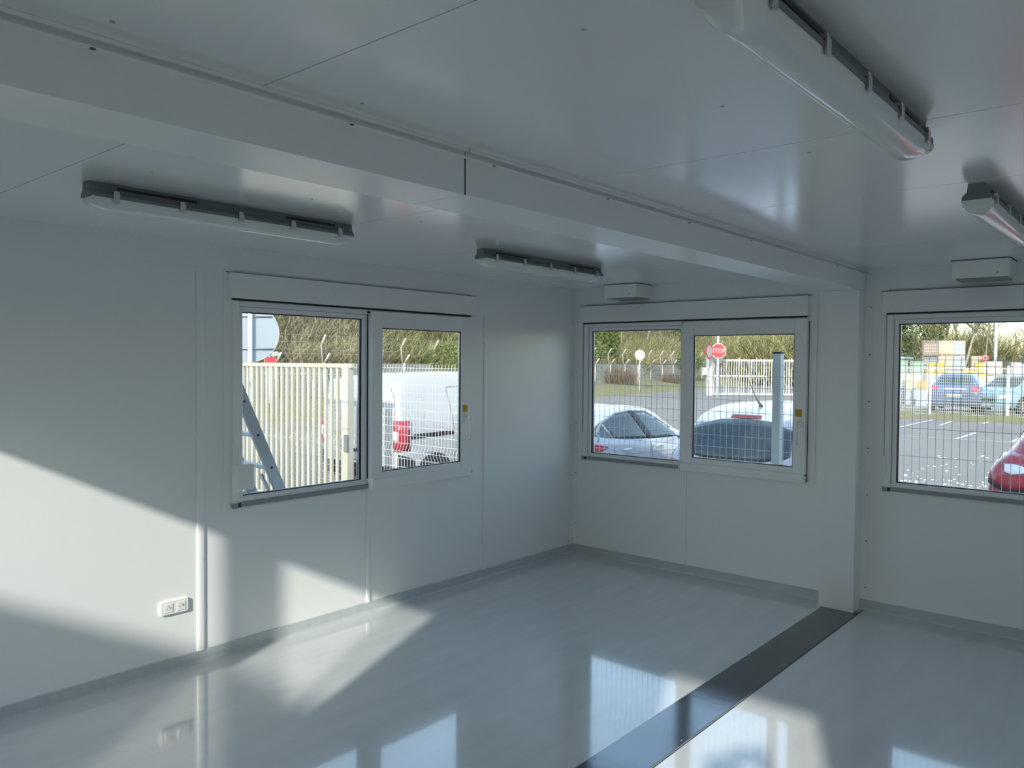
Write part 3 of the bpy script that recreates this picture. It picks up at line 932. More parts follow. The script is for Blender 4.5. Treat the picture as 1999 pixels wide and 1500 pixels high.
# white gate far away
p0 = Vector((-18.1, 39.3, G)); p1 = Vector((-13.4, 43.2, G)); d = (p1 - p0); LG = d.length
t = thing('white_gate', 'white barred sliding gate across the yard below the stop sign', 'gate', p0, atan2(d.y, d.x))
hz = 2.28
m = MB().rbox(0, LG, -0.05, 0.05, hz - 0.13, hz, b=0.01); m.build('top_rail', 'gate_white', t)
m = MB().rbox(0, LG, -0.05, 0.05, 0.05, 0.20, b=0.01); m.build('bottom_rail', 'gate_white', t)
m = MB().rbox(0, LG * 0.56, -0.04, 0.04, 1.16, 1.28, b=0.01); m.build('middle_rail', 'gate_white', t)
x = 0.12; k = 0
while x < LG:
    wd = 0.05 if k % 5 else 0.09
    m = MB().rbox(x - wd / 2, x + wd / 2, -0.03, 0.03, 0.18, hz - 0.12 + (0.22 if k % 7 == 3 else 0), b=0.008)
    m.build('picket', 'gate_white', t); x += 0.155; k += 1
m = MB().rbox(-0.36, 0.02, -0.16, 0.16, 0.0, hz + 0.2, b=0.02); m.build('pillar', 'gate_white', t)
m = MB().rbox(-0.66, -0.36, -0.18, 0.18, 1.28, 1.76, b=0.02); m.build('letter_box', 'gate_white', t)

# slotted steel upright seen at the edge of the middle window
t = thing('slotted_upright', 'tall slotted steel upright close behind the fence at the sash edge', 'steel post', (1.905, 0.55, G))
m = MB().box(-0.03, 0.03, -0.012, 0.012, 0, 2.6); m.box(-0.035, -0.025, -0.03, 0.012, 0, 2.6); m.build('web', 'post_grey', t)
m = MB()
for k in range(26):
    if k % 4: m.add([(-0.012, -0.013, 0.2 + 0.09 * k), (0.012, -0.013, 0.235 + 0.09 * k), (0.012, -0.013, 0.265 + 0.09 * k), (-0.012, -0.013, 0.23 + 0.09 * k)], [(0, 1, 2, 3)])
m.build('slot', 'sign_white', t)
for z in (1.22, 1.64, 2.06, 2.42): MB().box(-0.036, 0.034, -0.034, 0.016, z, z + 0.035).build('bracket', 'sign_black', t)

# ================================================================ CONCRETE WALL WITH POSTS
t = thing('concrete_fence', 'old concrete panel fence with angled barbed wire posts before the trees', 'fence')
def wp(y, dx=0.0, z=0.0): return (wallx(y) + dx, y, z)
Y0, Y1_ = -4.0, 106.0
WT = 1.64
m = MB()
y = Y0
while y < Y1_:
    y2 = y + 2.5
    for z0, z1 in ((0.1, 0.62), (0.63, 1.14), (1.15, WT)):
        a = [wp(y + 0.02, 0, z0), wp(y2 - 0.02, 0, z0), wp(y2 - 0.02, 0, z1), wp(y + 0.02, 0, z1)]
        b = [(q[0] - 0.06, q[1], q[2]) for q in a]
        m.add(a + b, [(0, 1, 2, 3), (7, 6, 5, 4), (3, 2, 6, 7), (0, 4, 5, 1), (0, 3, 7, 4), (1, 5, 6, 2)])
    y = y2
m.build('panel', 'concrete_old', t)
y = Y0
wires = [[], [], [], []]
while y <= Y1_:
    q = Vector(wp(y, 0.02, 0))
    m = MB().tube([q + Vector((0, 0, 0.1)), q + Vector((0, 0, WT + 0.02))], 0.075, 4)
    m.tube([q + Vector((0, 0.0, WT)), q + Vector((0.35, 0, WT + 0.40))], 0.05, 4)
    m.tube([q + Vector((-0.12, 0, WT - 0.05)), q + Vector((-0.22, 0, WT + 0.74)), q + Vector((0.08, 0, WT + 1.16))], 0.042, 4)
    m.build('post', 'concrete_post', t)
    for k, (dx, dz) in enumerate(((0.33, 0.38), (-0.2, 0.55), (-0.15, 0.85), (0.06, 1.12))): wires[k].append(q + Vector((dx, 0, WT + dz)))
    y += 2.5
m = MB()
for ww in wires: m.tube(ww, 0.006, 3, False, False)
m.build('barbed_wire', 'post_grey', t)

# ================================================================ VEGETATION
random.seed(5)
def bush_mesh(name, nst, rad, hgt, matn, wdt=0.02, lean=0.35, leaf=0):
    m = MB()
    for k in range(nst):
        a = random.uniform(0, 2 * pi); r = rad * sqrt(random.random())
        x, y = r * cos(a), r * sin(a)
        z0 = random.uniform(0, hgt * 0.55) * (1 - r / rad * 0.5)
        L = random.uniform(0.5, 1.0) * hgt * 0.55
        d = Vector((random.gauss(0, lean), random.gauss(0, lean), 1)).normalized()
        p = Vector((x, y, z0)); q = p + d * L * 0.5; e = q + (d + Vector((random.gauss(0, 0.4), random.gauss(0, 0.4), -0.1))).normalized() * L * 0.5
        s = Vector((random.gauss(0, 1), random.gauss(0, 1), 0)).normalized() * wdt * random.uniform(0.5, 1.3)
        m.mi = 0
        m.add([p - s, p + s, q + s * 0.7, q - s * 0.7, e + s * 0.2, e - s * 0.2], [(0, 1, 2, 3), (3, 2, 4, 5)])
    for k in range(leaf):
        a = random.uniform(0, 2 * pi); ph = math.acos(random.uniform(-0.2, 1)); r = rad * random.uniform(0.7, 1.05) * (0.85 + 0.2 * sin(3 * a + ph * 4))
        p = Vector((r * sin(ph) * cos(a), r * sin(ph) * sin(a), hgt * 0.45 + hgt * 0.5 * cos(ph) * random.uniform(0.8, 1.05)))
        u = Vector((random.gauss(0, 1), random.gauss(0, 1), random.gauss(0, 1))).normalized(); v = u.orthogonal().normalized()
        s = random.uniform(0.05, 0.11)
        m.mi = 1
        m.add([p - u * s, p + v * s * 0.7, p + u * s, p - v * s * 0.7], [(0, 1, 2, 3)])
    return m
def tree_mesh(hgt, spread, depth, seed, r0=0.14, leaf=0, leafz=(0.1, 0.7), twig=0.014):
    random.seed(seed)
    tr = MB(); br = MB(); lf = MB()
    def grow(p, d, L, r, lv):
        n = 4 if lv < 2 else 2
        pts = [p]
        for i in range(n):
            d = (d + Vector((random.gauss(0, 0.10), random.gauss(0, 0.10), random.gauss(0.04, 0.06)))).normalized()
            p = p + d * L / n
            pts.append(p)
        rs = [r * (1 - 0.55 * i / n) for i in range(n + 1)]
        (tr if lv == 0 else br).tube(pts, rs, 5 if lv < 2 else 3, False, lv < 2)
        if lv < depth:
            for i in range(random.choice((4, 5, 6)) if lv else 9):
                k = random.uniform(0.3, 1.0) if lv else random.uniform(0.22, 1.0)
                q = pts[min(int(k * n), n - 1)].lerp(pts[min(int(k * n) + 1, n)], k * n - int(k * n))
                a = random.uniform(0, 2 * pi); up = random.uniform(0.35, 1.1)
                nd = Vector((cos(a) * spread, sin(a) * spread, up)).normalized()
                grow(q, nd, L * random.uniform(0.38, 0.6), max(r * 0.42, twig), lv + 1)
    grow(Vector((0, 0, -0.3)), Vector((random.gauss(0, 0.08), random.gauss(0, 0.08), 1)), hgt * 0.75, r0, 0)
    for k in range(leaf):
        a = random.uniform(0, 2 * pi); z = random.uniform(*leafz) * hgt
        r = random.uniform(0.2, 1.0) ** 0.5 * (1.3 * (0.6 + 0.4 * sin(z * 2.1 + a * 2)))
        p = Vector((r * cos(a), r * sin(a), z))
        u = Vector((random.gauss(0, 1), random.gauss(0, 1), random.gauss(0, 1))).normalized(); v = u.orthogonal().normalized()
        s = random.uniform(0.05, 0.12)
        lf.add([p - u * s, p + v * s * 0.7, p + u * s, p - v * s * 0.7], [(0, 1, 2, 3)])
    return tr, br, lf
def make_tree(name, label, cat, args, matb='bark', matt='twig_olive', matl='leaf_dark', group=None):
    t = thing(name, label, cat, group=group)
    tr, br, lf = tree_mesh(*args[0], **args[1])
    tr.build('trunk', matb, t); br.build('branches', matt, t)
    if lf.f: lf.build('foliage', matl, t)
    index_children(t)
    return t
tree_a = make_tree('bare_tree', 'bare winter tree in the thicket beyond the concrete fence', 'tree', ((8.5, 0.75, 3, 21), dict(r0=0.085)), group='bare trees behind the wall')
tree_b = make_tree('bare_tree', 'bare winter tree in the thicket beyond the concrete fence', 'tree', ((10.0, 0.6, 3, 33), dict(r0=0.10)), 'bark_pale', 'twig_tan', group='bare trees behind the wall')
tree_c = make_tree('ivy_tree', 'ivy covered tree in the thicket beyond the concrete fence', 'tree', ((7.5, 0.7, 3, 44), dict(leaf=5200, leafz=(0.02, 0.85))), 'bark', 'twig_olive', 'leaf_dark', group='ivy covered trees behind the wall')
def proto_bush(name, label, mb, mats, group):
    o = mb.build(name, mats)
    return tag(o, label, 'shrub', group)
random.seed(8)
b_ol = proto_bush('thicket_shrub', 'tangled olive brown shrub on the slope behind the concrete fence', bush_mesh('b', 2600, 2.5, 4.2, '', 0.019, 0.65), ['twig_olive', 'leaf_green'], 'olive shrubs on the slope')
b_tn = proto_bush('thicket_shrub', 'pale tan leafless shrub on the slope behind the concrete fence', bush_mesh('b', 2600, 2.4, 4.0, '', 0.019, 0.7), ['twig_tan', 'leaf_green'], 'tan shrubs on the slope')
b_ru = proto_bush('thicket_shrub', 'rust brown leafless shrub on the slope behind the concrete fence', bush_mesh('b', 2200, 2.0, 3.0, '', 0.014, 0.5), ['twig_rust', 'leaf_green'], 'rust coloured shrubs on the slope')
b_gr = proto_bush('evergreen_shrub', 'rounded glossy evergreen shrub growing over the concrete fence', bush_mesh('b', 200, 1.6, 3.0, '', 0.02, leaf=3200), ['twig_olive', 'leaf_green'], 'evergreen shrubs')
first = {}
def place(proto, x, y, z, s, rz=None, label=None, group=None):
    if proto.name not in first:
        first[proto.name] = 1; o = proto
    else:
        o = copy_tree(proto)
    o.location = (x, y, z); o.scale = (s, s, s)
    o.rotation_euler = (0, 0, random.uniform(0, 6.28) if rz is None else rz)
    if label: o['label'] = label
    if group: o['group'] = group
    elif label and 'group' in o: del o['group']
    return o
for b in (b_ol, b_tn, b_ru, b_gr): CH[b.name] = []
random.seed(77)
def hill_z(d):
    pr_ = [(-0.3, 0.3), (3, 1.4), (8, 3.6), (15, 6.0), (24, 8.0)]
    for (a, za_), (b, zb_) in zip(pr_[:-1], pr_[1:]):
        if a <= d <= b: return G + za_ + (zb_ - za_) * (d - a) / (b - a)
    return G + 0.3
y = 4.0
k = 0
while y < 104:
    for row, dd in enumerate((2.2, 4.6, 8.0)):
        yy = y + random.uniform(-0.7, 0.7) + row * 0.9; d = dd + random.uniform(-0.5, 0.5)
        kk = 1.0
        pr_ = random.choice([b_ol, b_ol, b_tn, b_tn, b_ru if row == 0 and random.random() < 0.3 else b_ol])
        hue = {b_ol.name: 'tangled olive brown', b_tn.name: 'pale tan leafless', b_ru.name: 'rust brown leafless'}[pr_.name]
        tier = ('front row', 'middle row', 'upper row')[row]
        wn = 'left wall window' if yy < 34 else 'window by the column'
        place(pr_, wallx(yy) - d, yy, G + (hill_z(d) - G) * kk - 0.2, random.uniform(0.75, 1.05) * (0.8 if row == 0 else 1.0),
              label='%s shrub, %s of the slope, seen through %s' % (hue, tier, wn), group='%s shrubs, %s, %s' % (hue, tier, wn))
    y += 3.1
    k += 1
for (yy, d, pr_, s) in [(7, 3.5, tree_a, 1.0), (10.5, 4.2, tree_b, 0.9), (13, 2.6, tree_b, 0.85), (16, 5, tree_a, 1.0), (21, 3.6, tree_a, 0.9), (24.5, 5, tree_b, 1.0),
                        (29, 4, tree_a, 1.05), (33, 6, tree_b, 0.9), (46, 4.5, tree_b, 1.0), (49.5, 3.2, tree_a, 1.0), (52, 6, tree_b, 1.0), (55, 3.5, tree_a, 0.9), (59, 5, tree_b, 1.1), (64, 3, tree_a, 1.0), (69, 5, tree_b, 1.0), (74, 3, tree_a, 1.1), (79, 4, tree_b, 1.1), (85, 3, tree_b, 1.2), (92, 4, tree_a, 1.2), (18.5, 2.4, tree_b, 0.8), (27, 2.6, tree_b, 0.8)]:
    kk = 1.0
    place(pr_, wallx(yy) - d, yy, G + (hill_z(d) - G) * kk, s)
for (yy, d, s) in [(18.5, 4, 0.8), (31, 5, 0.8), (39, 3.4, 1.0), (43, 4.0, 1.0), (66, 4, 1.0), (57, 7, 1.0)]:
    kk = 1.0
    place(tree_c, wallx(yy) - d, yy, G + (hill_z(d) - G) * kk, s)
place(b_gr, wallx(21.5) + 0.1, 21.6, 0.3, 0.82, label='green evergreen shrub hanging over the wall at the right of the left wall window', group=None)
place(b_gr, wallx(40) - 2.2, 39.5, 0.9, 1.25, label='large green evergreen shrub left of the small round sign', group=None)
place(b_gr, wallx(43.5) - 2.6, 43.2, 0.9, 1.35, label='large green evergreen shrub directly behind the small round sign', group=None)
place(b_gr, wallx(37) - 2.4, 36.8, 0.8, 1.05, label='evergreen shrub at the left edge of the middle window', group=None)
place(b_gr, wallx(56) + 0.4, 56.0, 0.4, 0.9, label='evergreen shrub beside the letter box of the white gate', group=None)
place(b_ru, wallx(42) + 0.7, 41.2, 0.15, 0.62, label='withered tan creeper heaped against the concrete fence left of the round sign')
place(b_ru, wallx(50) + 1.2, 50.2, 0.15, 0.4, label='low rust coloured weeds at the foot of the wall near the sash edge')

# trees beyond the car park seen in the right window
far_group = 'bare trees beyond the car park'
lab = 'bare winter tree standing beyond the car park and crates'
random.seed(4)
for (x, y, pr_, s) in [(-13.2, 55, tree_c, 0.95), (-11.8, 57, tree_c, 1.0), (-10.3, 60, tree_c, 0.85)]:
    place(pr_, x, y, G, s, label='ivy covered tree left of the stacked crates in the right window', group='ivy covered trees beyond the car park')
for (x, y, pr_, s) in [(-12.5, 66, tree_a, 1.4), (-11.0, 70, tree_b, 1.3), (-9.6, 66, tree_b, 1.25), (-8.8, 72, tree_a, 1.3), (-8.0, 66, tree_a, 1.15), (-10.4, 78, tree_b, 1.4), (-14.5, 62, tree_b, 1.2),
                       (-13.8, 70, tree_a, 1.3), (-12.8, 74, tree_b, 1.4), (-11.6, 64, tree_a, 1.1), (-10.8, 66, tree_b, 1.2), (-9.2, 76, tree_a, 1.4), (-7.4, 70, tree_b, 1.2), (-6.9, 76, tree_a, 1.1), (-12.0, 80, tree_b, 1.5), (-4.4, 62, tree_a, 0.95), (-3.2, 60, tree_b, 0.95), (-2.2, 58, tree_a, 0.9), (-1.2, 63, tree_b, 1.0), (-5.2, 80, tree_a, 0.9)]:
    place(pr_, x, y, G, s, label=lab, group=far_group)
for (x, y, sc) in [(-24.4, 69, 2.0), (-22.8, 71, 1.9), (-26.4, 70, 2.0), (-21.0, 72.5, 1.9), (-19.2, 74, 1.9), (-17.5, 75, 1.8)]:
    place(b_ol, x, y, G, sc, label='dense olive shrub rising behind the right end of the white gate', group='shrubs behind the white gate')
for (x, y, sc) in [(-25.2, 73, 1.2), (-23.0, 75, 1.1), (-20.5, 77, 1.2)]:
    place(tree_b, x, y, G, sc, label='bare tree behind the right end of the white gate', group='trees behind the white gate')
for k in range(15):
    x = -16 + k * 1.15
    place(random.choice([b_ol, b_tn, b_ru]), x, 74 + random.uniform(-3, 3), G, random.uniform(1.3, 1.7) if x < -8.5 else random.uniform(0.75, 1.0), label='low leafless hedge shrub on the horizon beyond the car park', group='hedge shrubs on the horizon')
for k in range(6):
    place(b_ol, -4.4 + k * 0.9, 61 + random.uniform(-1, 1), G, random.uniform(0.7, 1.1), label='olive shrub under the bare trees at the right edge of the picture', group='shrubs at the right edge')

# ================================================================ CARS
def catmull(ps, n):
    out = []
    for i in range(len(ps) - 1):
        p0 = ps[max(i - 1, 0)]; p1 = ps[i]; p2 = ps[i + 1]; p3 = ps[min(i + 2, len(ps) - 1)]
        for k in range(n):
            t = k / n
            out.append([0.5 * (2 * b + (c - a) * t + (2 * a - 5 * b + 4 * c - d) * t * t + (-a + 3 * b - 3 * c + d) * t ** 3) for a, b, c, d in zip(p0, p1, p2, p3)])
    out.append(list(ps[-1]))
    return out
def car(name, label, cat, loc, rz, paint, stations, W, spec, group=None):
    """stations: (y, zbot, zbelt, ztop, wlow, wbelt, wtop) ; y=0 rear, grows to the front"""
    t = thing(name, label, cat, loc, rz, group)
    st = catmull(stations, 5)
    rows = []
    for (y, zb, zl, zt, wl, wb, wt) in st:
        zt = max(zt, zl + 0.01)
        h = zt - zl
        half = [(0.0, zb), (wl * 0.86, zb), (wl * 0.97, zb + 0.07), (wl, zb + 0.2), (wl * 1.005, (zb + zl) * 0.55), ((wl + wb) / 2 * 1.0, zl - 0.07), (wb, zl),
                (wb + (wt - wb) * 0.35, zl + h * 0.36), (wb + (wt - wb) * 0.72, zl + h * 0.70), (wt, zl + h * 0.90), (wt * 0.88, zl + h * 0.975), (wt * 0.5, zt), (0.0, zt + 0.008)]
        row = [Vector((x * W / 2, y, z)) for x, z in half] + [Vector((-x * W / 2, y, z)) for x, z in half[-2:0:-1]]
        rows.append(row)
    n = len(rows[0]); vs = [p for r in rows for p in r]; fs = []
    for i in range(len(rows) - 1):
        for j in range(n): fs.append((i * n + j, i * n + (j + 1) % n, (i + 1) * n + (j + 1) % n, (i + 1) * n + j))
    m = MB().add(vs, fs, True)
    m.f.append(tuple(range(n))[::-1]); m.m.append(0); m.sm.append(False)
    m.f.append(tuple((len(rows) - 1) * n + j for j in range(n))); m.m.append(0); m.sm.append(False)
    body = m.build('body', paint, t)
    bv = BVHTree.FromPolygons(m.v, m.f)
    def patch(nm, mt, axis, poly_lo, poly_hi, parent=None, off=0.006, seg=14, rows_=6, sgn=1, label=None):
        """strip between two polylines given as lists of (a,z); a = y for side patches, x for rear / front patches"""
        def samp(pl, k):
            f = k * (len(pl) - 1); i = min(int(f), len(pl) - 2); u = f - i
            return (pl[i][0] + (pl[i + 1][0] - pl[i][0]) * u, pl[i][1] + (pl[i + 1][1] - pl[i][1]) * u)
        g = MB(); V = []
        for i in range(seg + 1):
            lo = samp(poly_lo, i / seg); hi = samp(poly_hi, i / seg)
            for j in range(rows_ + 1):
                u = j / rows_
                a_, z_ = lo[0] + (hi[0] - lo[0]) * u, lo[1] + (hi[1] - lo[1]) * u
                if axis == 'side': o_ = Vector((sgn * 3, a_, z_)); d_ = Vector((-sgn, 0, 0))
                elif axis == 'rear': o_ = Vector((a_, -3, z_)); d_ = Vector((0, 1, 0))
                elif axis == 'front': o_ = Vector((a_, 12, z_)); d_ = Vector((0, -1, 0))
                else: o_ = Vector((a_, z_, 5)); d_ = Vector((0, 0, -1))
                hit, nn, _, _ = bv.ray_cast(o_, d_)
                tries = 0
                while hit is None and tries < 40:
                    tries += 1
                    if axis == 'side': o_.y += (1.9 - o_.y) * 0.012; o_.z += (0.7 - o_.z) * 0.01
                    else: o_.x *= 0.985; o_.z += (0.7 - o_.z) * 0.01
                    hit, nn, _, _ = bv.ray_cast(o_, d_)
                if hit is None: hit = o_ + d_ * 3.0; nn = -d_
                if nn.dot(d_) > 0: nn = -nn
                V.append(hit + nn * off)
        R = rows_ + 1
        g.add(V, [(i * R + j, i * R + j + 1, (i + 1) * R + j + 1, (i + 1) * R + j) for i in range(seg) for j in range(rows_)], True)
        ob = g.build(nm, mt, parent or t)
        md = ob.modifiers.new('thickness', 'SOLIDIFY'); md.thickness = 0.004; md.offset = 0
        if label: ob['label'] = label
        return ob
    for sp in spec.get('patches', []):
        nm, mt, ax, lo, hi = sp[:5]; kw = sp[5] if len(sp) > 5 else {}
        if ax == 'sides':
            for s in (1, -1): patch(nm, mt, 'side', lo, hi, sgn=s, **kw)
        elif ax == 'rears':
            for s in (1, -1): patch(nm, mt, 'rear', [(s * a, z) for a, z in lo], [(s * a, z) for a, z in hi], **kw)
        elif ax == 'fronts':
            for s in (1, -1): patch(nm, mt, 'front', [(s * a, z) for a, z in lo], [(s * a, z) for a, z in hi], **kw)
        else: patch(nm, mt, ax, lo, hi, **kw)
    R = spec.get('wheel_r', 0.31)
    for wy in spec['wheels']:
        for s in (1, -1):
            arc = [(wy + (R + 0.05) * cos(a), max(0.14, R + (R + 0.05) * sin(a))) for a in [pi - pi * k / 12 for k in range(13)]]
            patch('wheel_arch', 'car_black', 'side', [(a, 0.15) for a, z in arc], arc, sgn=s, off=0.004, seg=12, rows_=4)
            xw = s * (W / 2 - 0.16)
            m = MB(); prof = [(0.0, R - 0.03), (0.02, R), (0.18, R), (0.20, R - 0.03)]
            V = []; F = []; sg = 28
            for k in range(sg):
                a = 2 * pi * k / sg
                for dx, rr_ in prof: V.append((xw + s * dx - s * 0.02, wy + rr_ * cos(a), R + rr_ * sin(a)))
            for k in range(sg):
                for j in range(3): F.append((k * 4 + j, k * 4 + j + 1, ((k + 1) % sg) * 4 + j + 1, ((k + 1) % sg) * 4 + j))
            m.add(V, F, True); m.f.append(tuple(k * 4 + 3 for k in range(sg))); m.m.append(0); m.sm.append(False)
            m.f.append(tuple(k * 4 for k in range(sg))[::-1]); m.m.append(0); m.sm.append(False)
            wh = m.build('wheel', 'tyre', t)
            m = MB().disc((xw + s * 0.182, wy, R), (s, 0, 0), R * 0.64, 0.006, 20); m.build('rim', 'rim', wh)
    for ex in spec.get('boxes', []):
        nm, mt, q = ex[:3]
        MB().rbox(*q, b=min(0.02, 0.3 * min(q[1] - q[0], q[3] - q[2], q[5] - q[4]))).build(nm, mt, t)
    for fn in spec.get('extra', []): fn(t)
    return t

# white van, rear towards the building
VW = 1.83
van_st = [(-0.02, 0.42, 0.95, 1.30, 0.86, 0.90, 0.80), (0.02, 0.30, 1.00, 1.66, 0.95, 0.955, 0.82), (0.10, 0.26, 1.02, 1.73, 0.99, 0.985, 0.86), (0.5, 0.24, 1.04, 1.79, 1.0, 0.99, 0.87), (1.4, 0.24, 1.04, 1.82, 1.0, 0.99, 0.87),
          (2.4, 0.24, 1.02, 1.80, 1.0, 0.99, 0.86), (2.9, 0.24, 1.0, 1.72, 1.0, 0.98, 0.82), (3.35, 0.24, 0.98, 1.35, 1.0, 0.96, 0.78), (3.7, 0.26, 0.94, 1.08, 0.98, 0.92, 0.7), (4.1, 0.28, 0.80, 0.92, 0.92, 0.85, 0.6), (4.3, 0.35, 0.6, 0.68, 0.8, 0.75, 0.5)]
def van_lights(t):
    for s_ in (1, -1):
        def wrap(path, z0, z1, nm, mt, out):
            g = MB(); n_ = len(path); V = []
            for z in (z0, (z0 * 2 + z1) / 3, (z0 + z1 * 2) / 3, z1):
                inset = 0.012 if z in (z0, z1) else 0.0
                for (x, y) in path: V.append((s_ * (x + out - inset), y - out + inset, z))
            F = [(r * n_ + i, r * n_ + i + 1, (r + 1) * n_ + i + 1, (r + 1) * n_ + i) for r in range(3) for i in range(n_ - 1)]
            o_ = g.add(V, F, True).build(nm, mt, t); md = o_.modifiers.new('thickness', 'SOLIDIFY'); md.thickness = 0.02; md.offset = 0
        wrap([(0.770, -0.020), (0.83, -0.016), (0.870, 0.0), (0.893, 0.035), (0.905, 0.085), (0.910, 0.150)], 0.74, 1.16, 'tail_light', 'lamp_red', 0.012)
        wrap([(0.775, -0.020), (0.815, -0.018), (0.845, -0.010)], 0.87, 1.02, 'reverse_lens', 'lamp_clear', 0.022)
van_spec = dict(wheels=(0.62, 3.45), wheel_r=0.32, patches=[
    ('door_rail', 'car_black', 'sides', [(0.17, 0.905), (1.0, 0.93)], [(0.17, 0.965), (1.0, 0.985)], dict(off=0.01)),
    ('side_panel_seam', 'seam_car', 'sides', [(0.99, 0.45), (1.0, 1.0), (0.95, 1.4), (0.90, 1.58)], [(1.0, 0.45), (1.01, 1.0), (0.96, 1.4), (0.91, 1.58)], dict(off=0.004, rows_=1)),
    ('side_panel_seam', 'seam_car', 'sides', [(0.90, 1.60), (1.6, 1.64), (2.4, 1.62)], [(0.90, 1.612), (1.6, 1.652), (2.4, 1.632)], dict(off=0.004, rows_=1)),
    ('rear_door_seam', 'seam_car', 'rear', [(-0.004, 0.45), (-0.004, 1.6)], [(0.004, 0.45), (0.004, 1.6)], dict(off=0.004, rows_=1)),
    ('rear_door_seam', 'seam_car', 'rears', [(0.775, 0.45), (0.775, 1.3), (0.74, 1.5), (0.66, 1.60)], [(0.783, 0.45), (0.783, 1.3), (0.748, 1.51), (0.665, 1.61)], dict(off=0.004, rows_=1)),
    ('rear_bumper', 'car_black', 'rear', [(-0.9, 0.32), (0.9, 0.32)], [(-0.9, 0.52), (0.9, 0.52)], dict(off=0.03)),
    ('bumper_corner', 'car_black', 'sides', [(0.0, 0.32), (0.26, 0.30)], [(0.0, 0.70), (0.22, 0.62)], dict(off=0.012)),
    ('fuel_flap', 'seam_car', 'side', [(0.42, 0.70), (0.58, 0.70)], [(0.42, 0.708), (0.58, 0.708)], dict(off=0.004, rows_=1)),
    ('number_plate', 'sign_white', 'rear', [(-0.26, 0.56), (0.26, 0.56)], [(-0.26, 0.67), (0.26, 0.67)], dict(off=0.02)),
    ('number_plate_recess', 'car_black', 'rear', [(-0.30, 0.675), (0.30, 0.675)], [(-0.30, 0.72), (0.30, 0.72)], dict(off=0.012)),
    ('windscreen', 'car_glass', 'front', [(-0.62, 1.05), (0.62, 1.05)], [(-0.55, 1.60), (0.55, 1.60)], {}),
    ('side_window', 'car_glass', 'sides', [(2.2, 1.06), (3.2, 1.05)], [(2.25, 1.55), (2.75, 1.55)], {}),
], extra=[van_lights, lambda t: text_mesh('plate_lettering', '149', 0.10, 'text_blue', t, face_matrix(Vector((0.12, -0.052, 0.615)), (0, -1, 0)), 0.002, 0.003)])
car('delivery_van', 'white delivery van with red tail light seen through the left wall window', 'van', (-4.72, 1.27, G), 0, 'car_white', van_st, VW, van_spec)

# white sedan, its right side seen through the middle window
sed_st = [(0.0, 0.40, 0.76, 0.84, 0.70, 0.74, 0.55), (0.10, 0.28, 0.92, 1.03, 0.88, 0.86, 0.60), (0.30, 0.22, 1.02, 1.11, 0.96, 0.90, 0.60), (0.65, 0.20, 1.03, 1.18, 0.99, 0.93, 0.60), (1.1, 0.20, 1.00, 1.32, 1.0, 0.94, 0.63), (1.7, 0.20, 0.97, 1.415, 1.0, 0.94, 0.66),
          (2.2, 0.20, 0.95, 1.43, 1.0, 0.94, 0.66), (2.7, 0.20, 0.93, 1.37, 1.0, 0.94, 0.64), (3.1, 0.20, 0.92, 1.21, 1.0, 0.93, 0.64), (3.45, 0.20, 0.91, 1.04, 0.99, 0.90, 0.68), (3.9, 0.22, 0.82, 0.94, 0.96, 0.86, 0.66), (4.3, 0.26, 0.70, 0.80, 0.88, 0.78, 0.55), (4.45, 0.35, 0.55, 0.62, 0.72, 0.65, 0.4)]
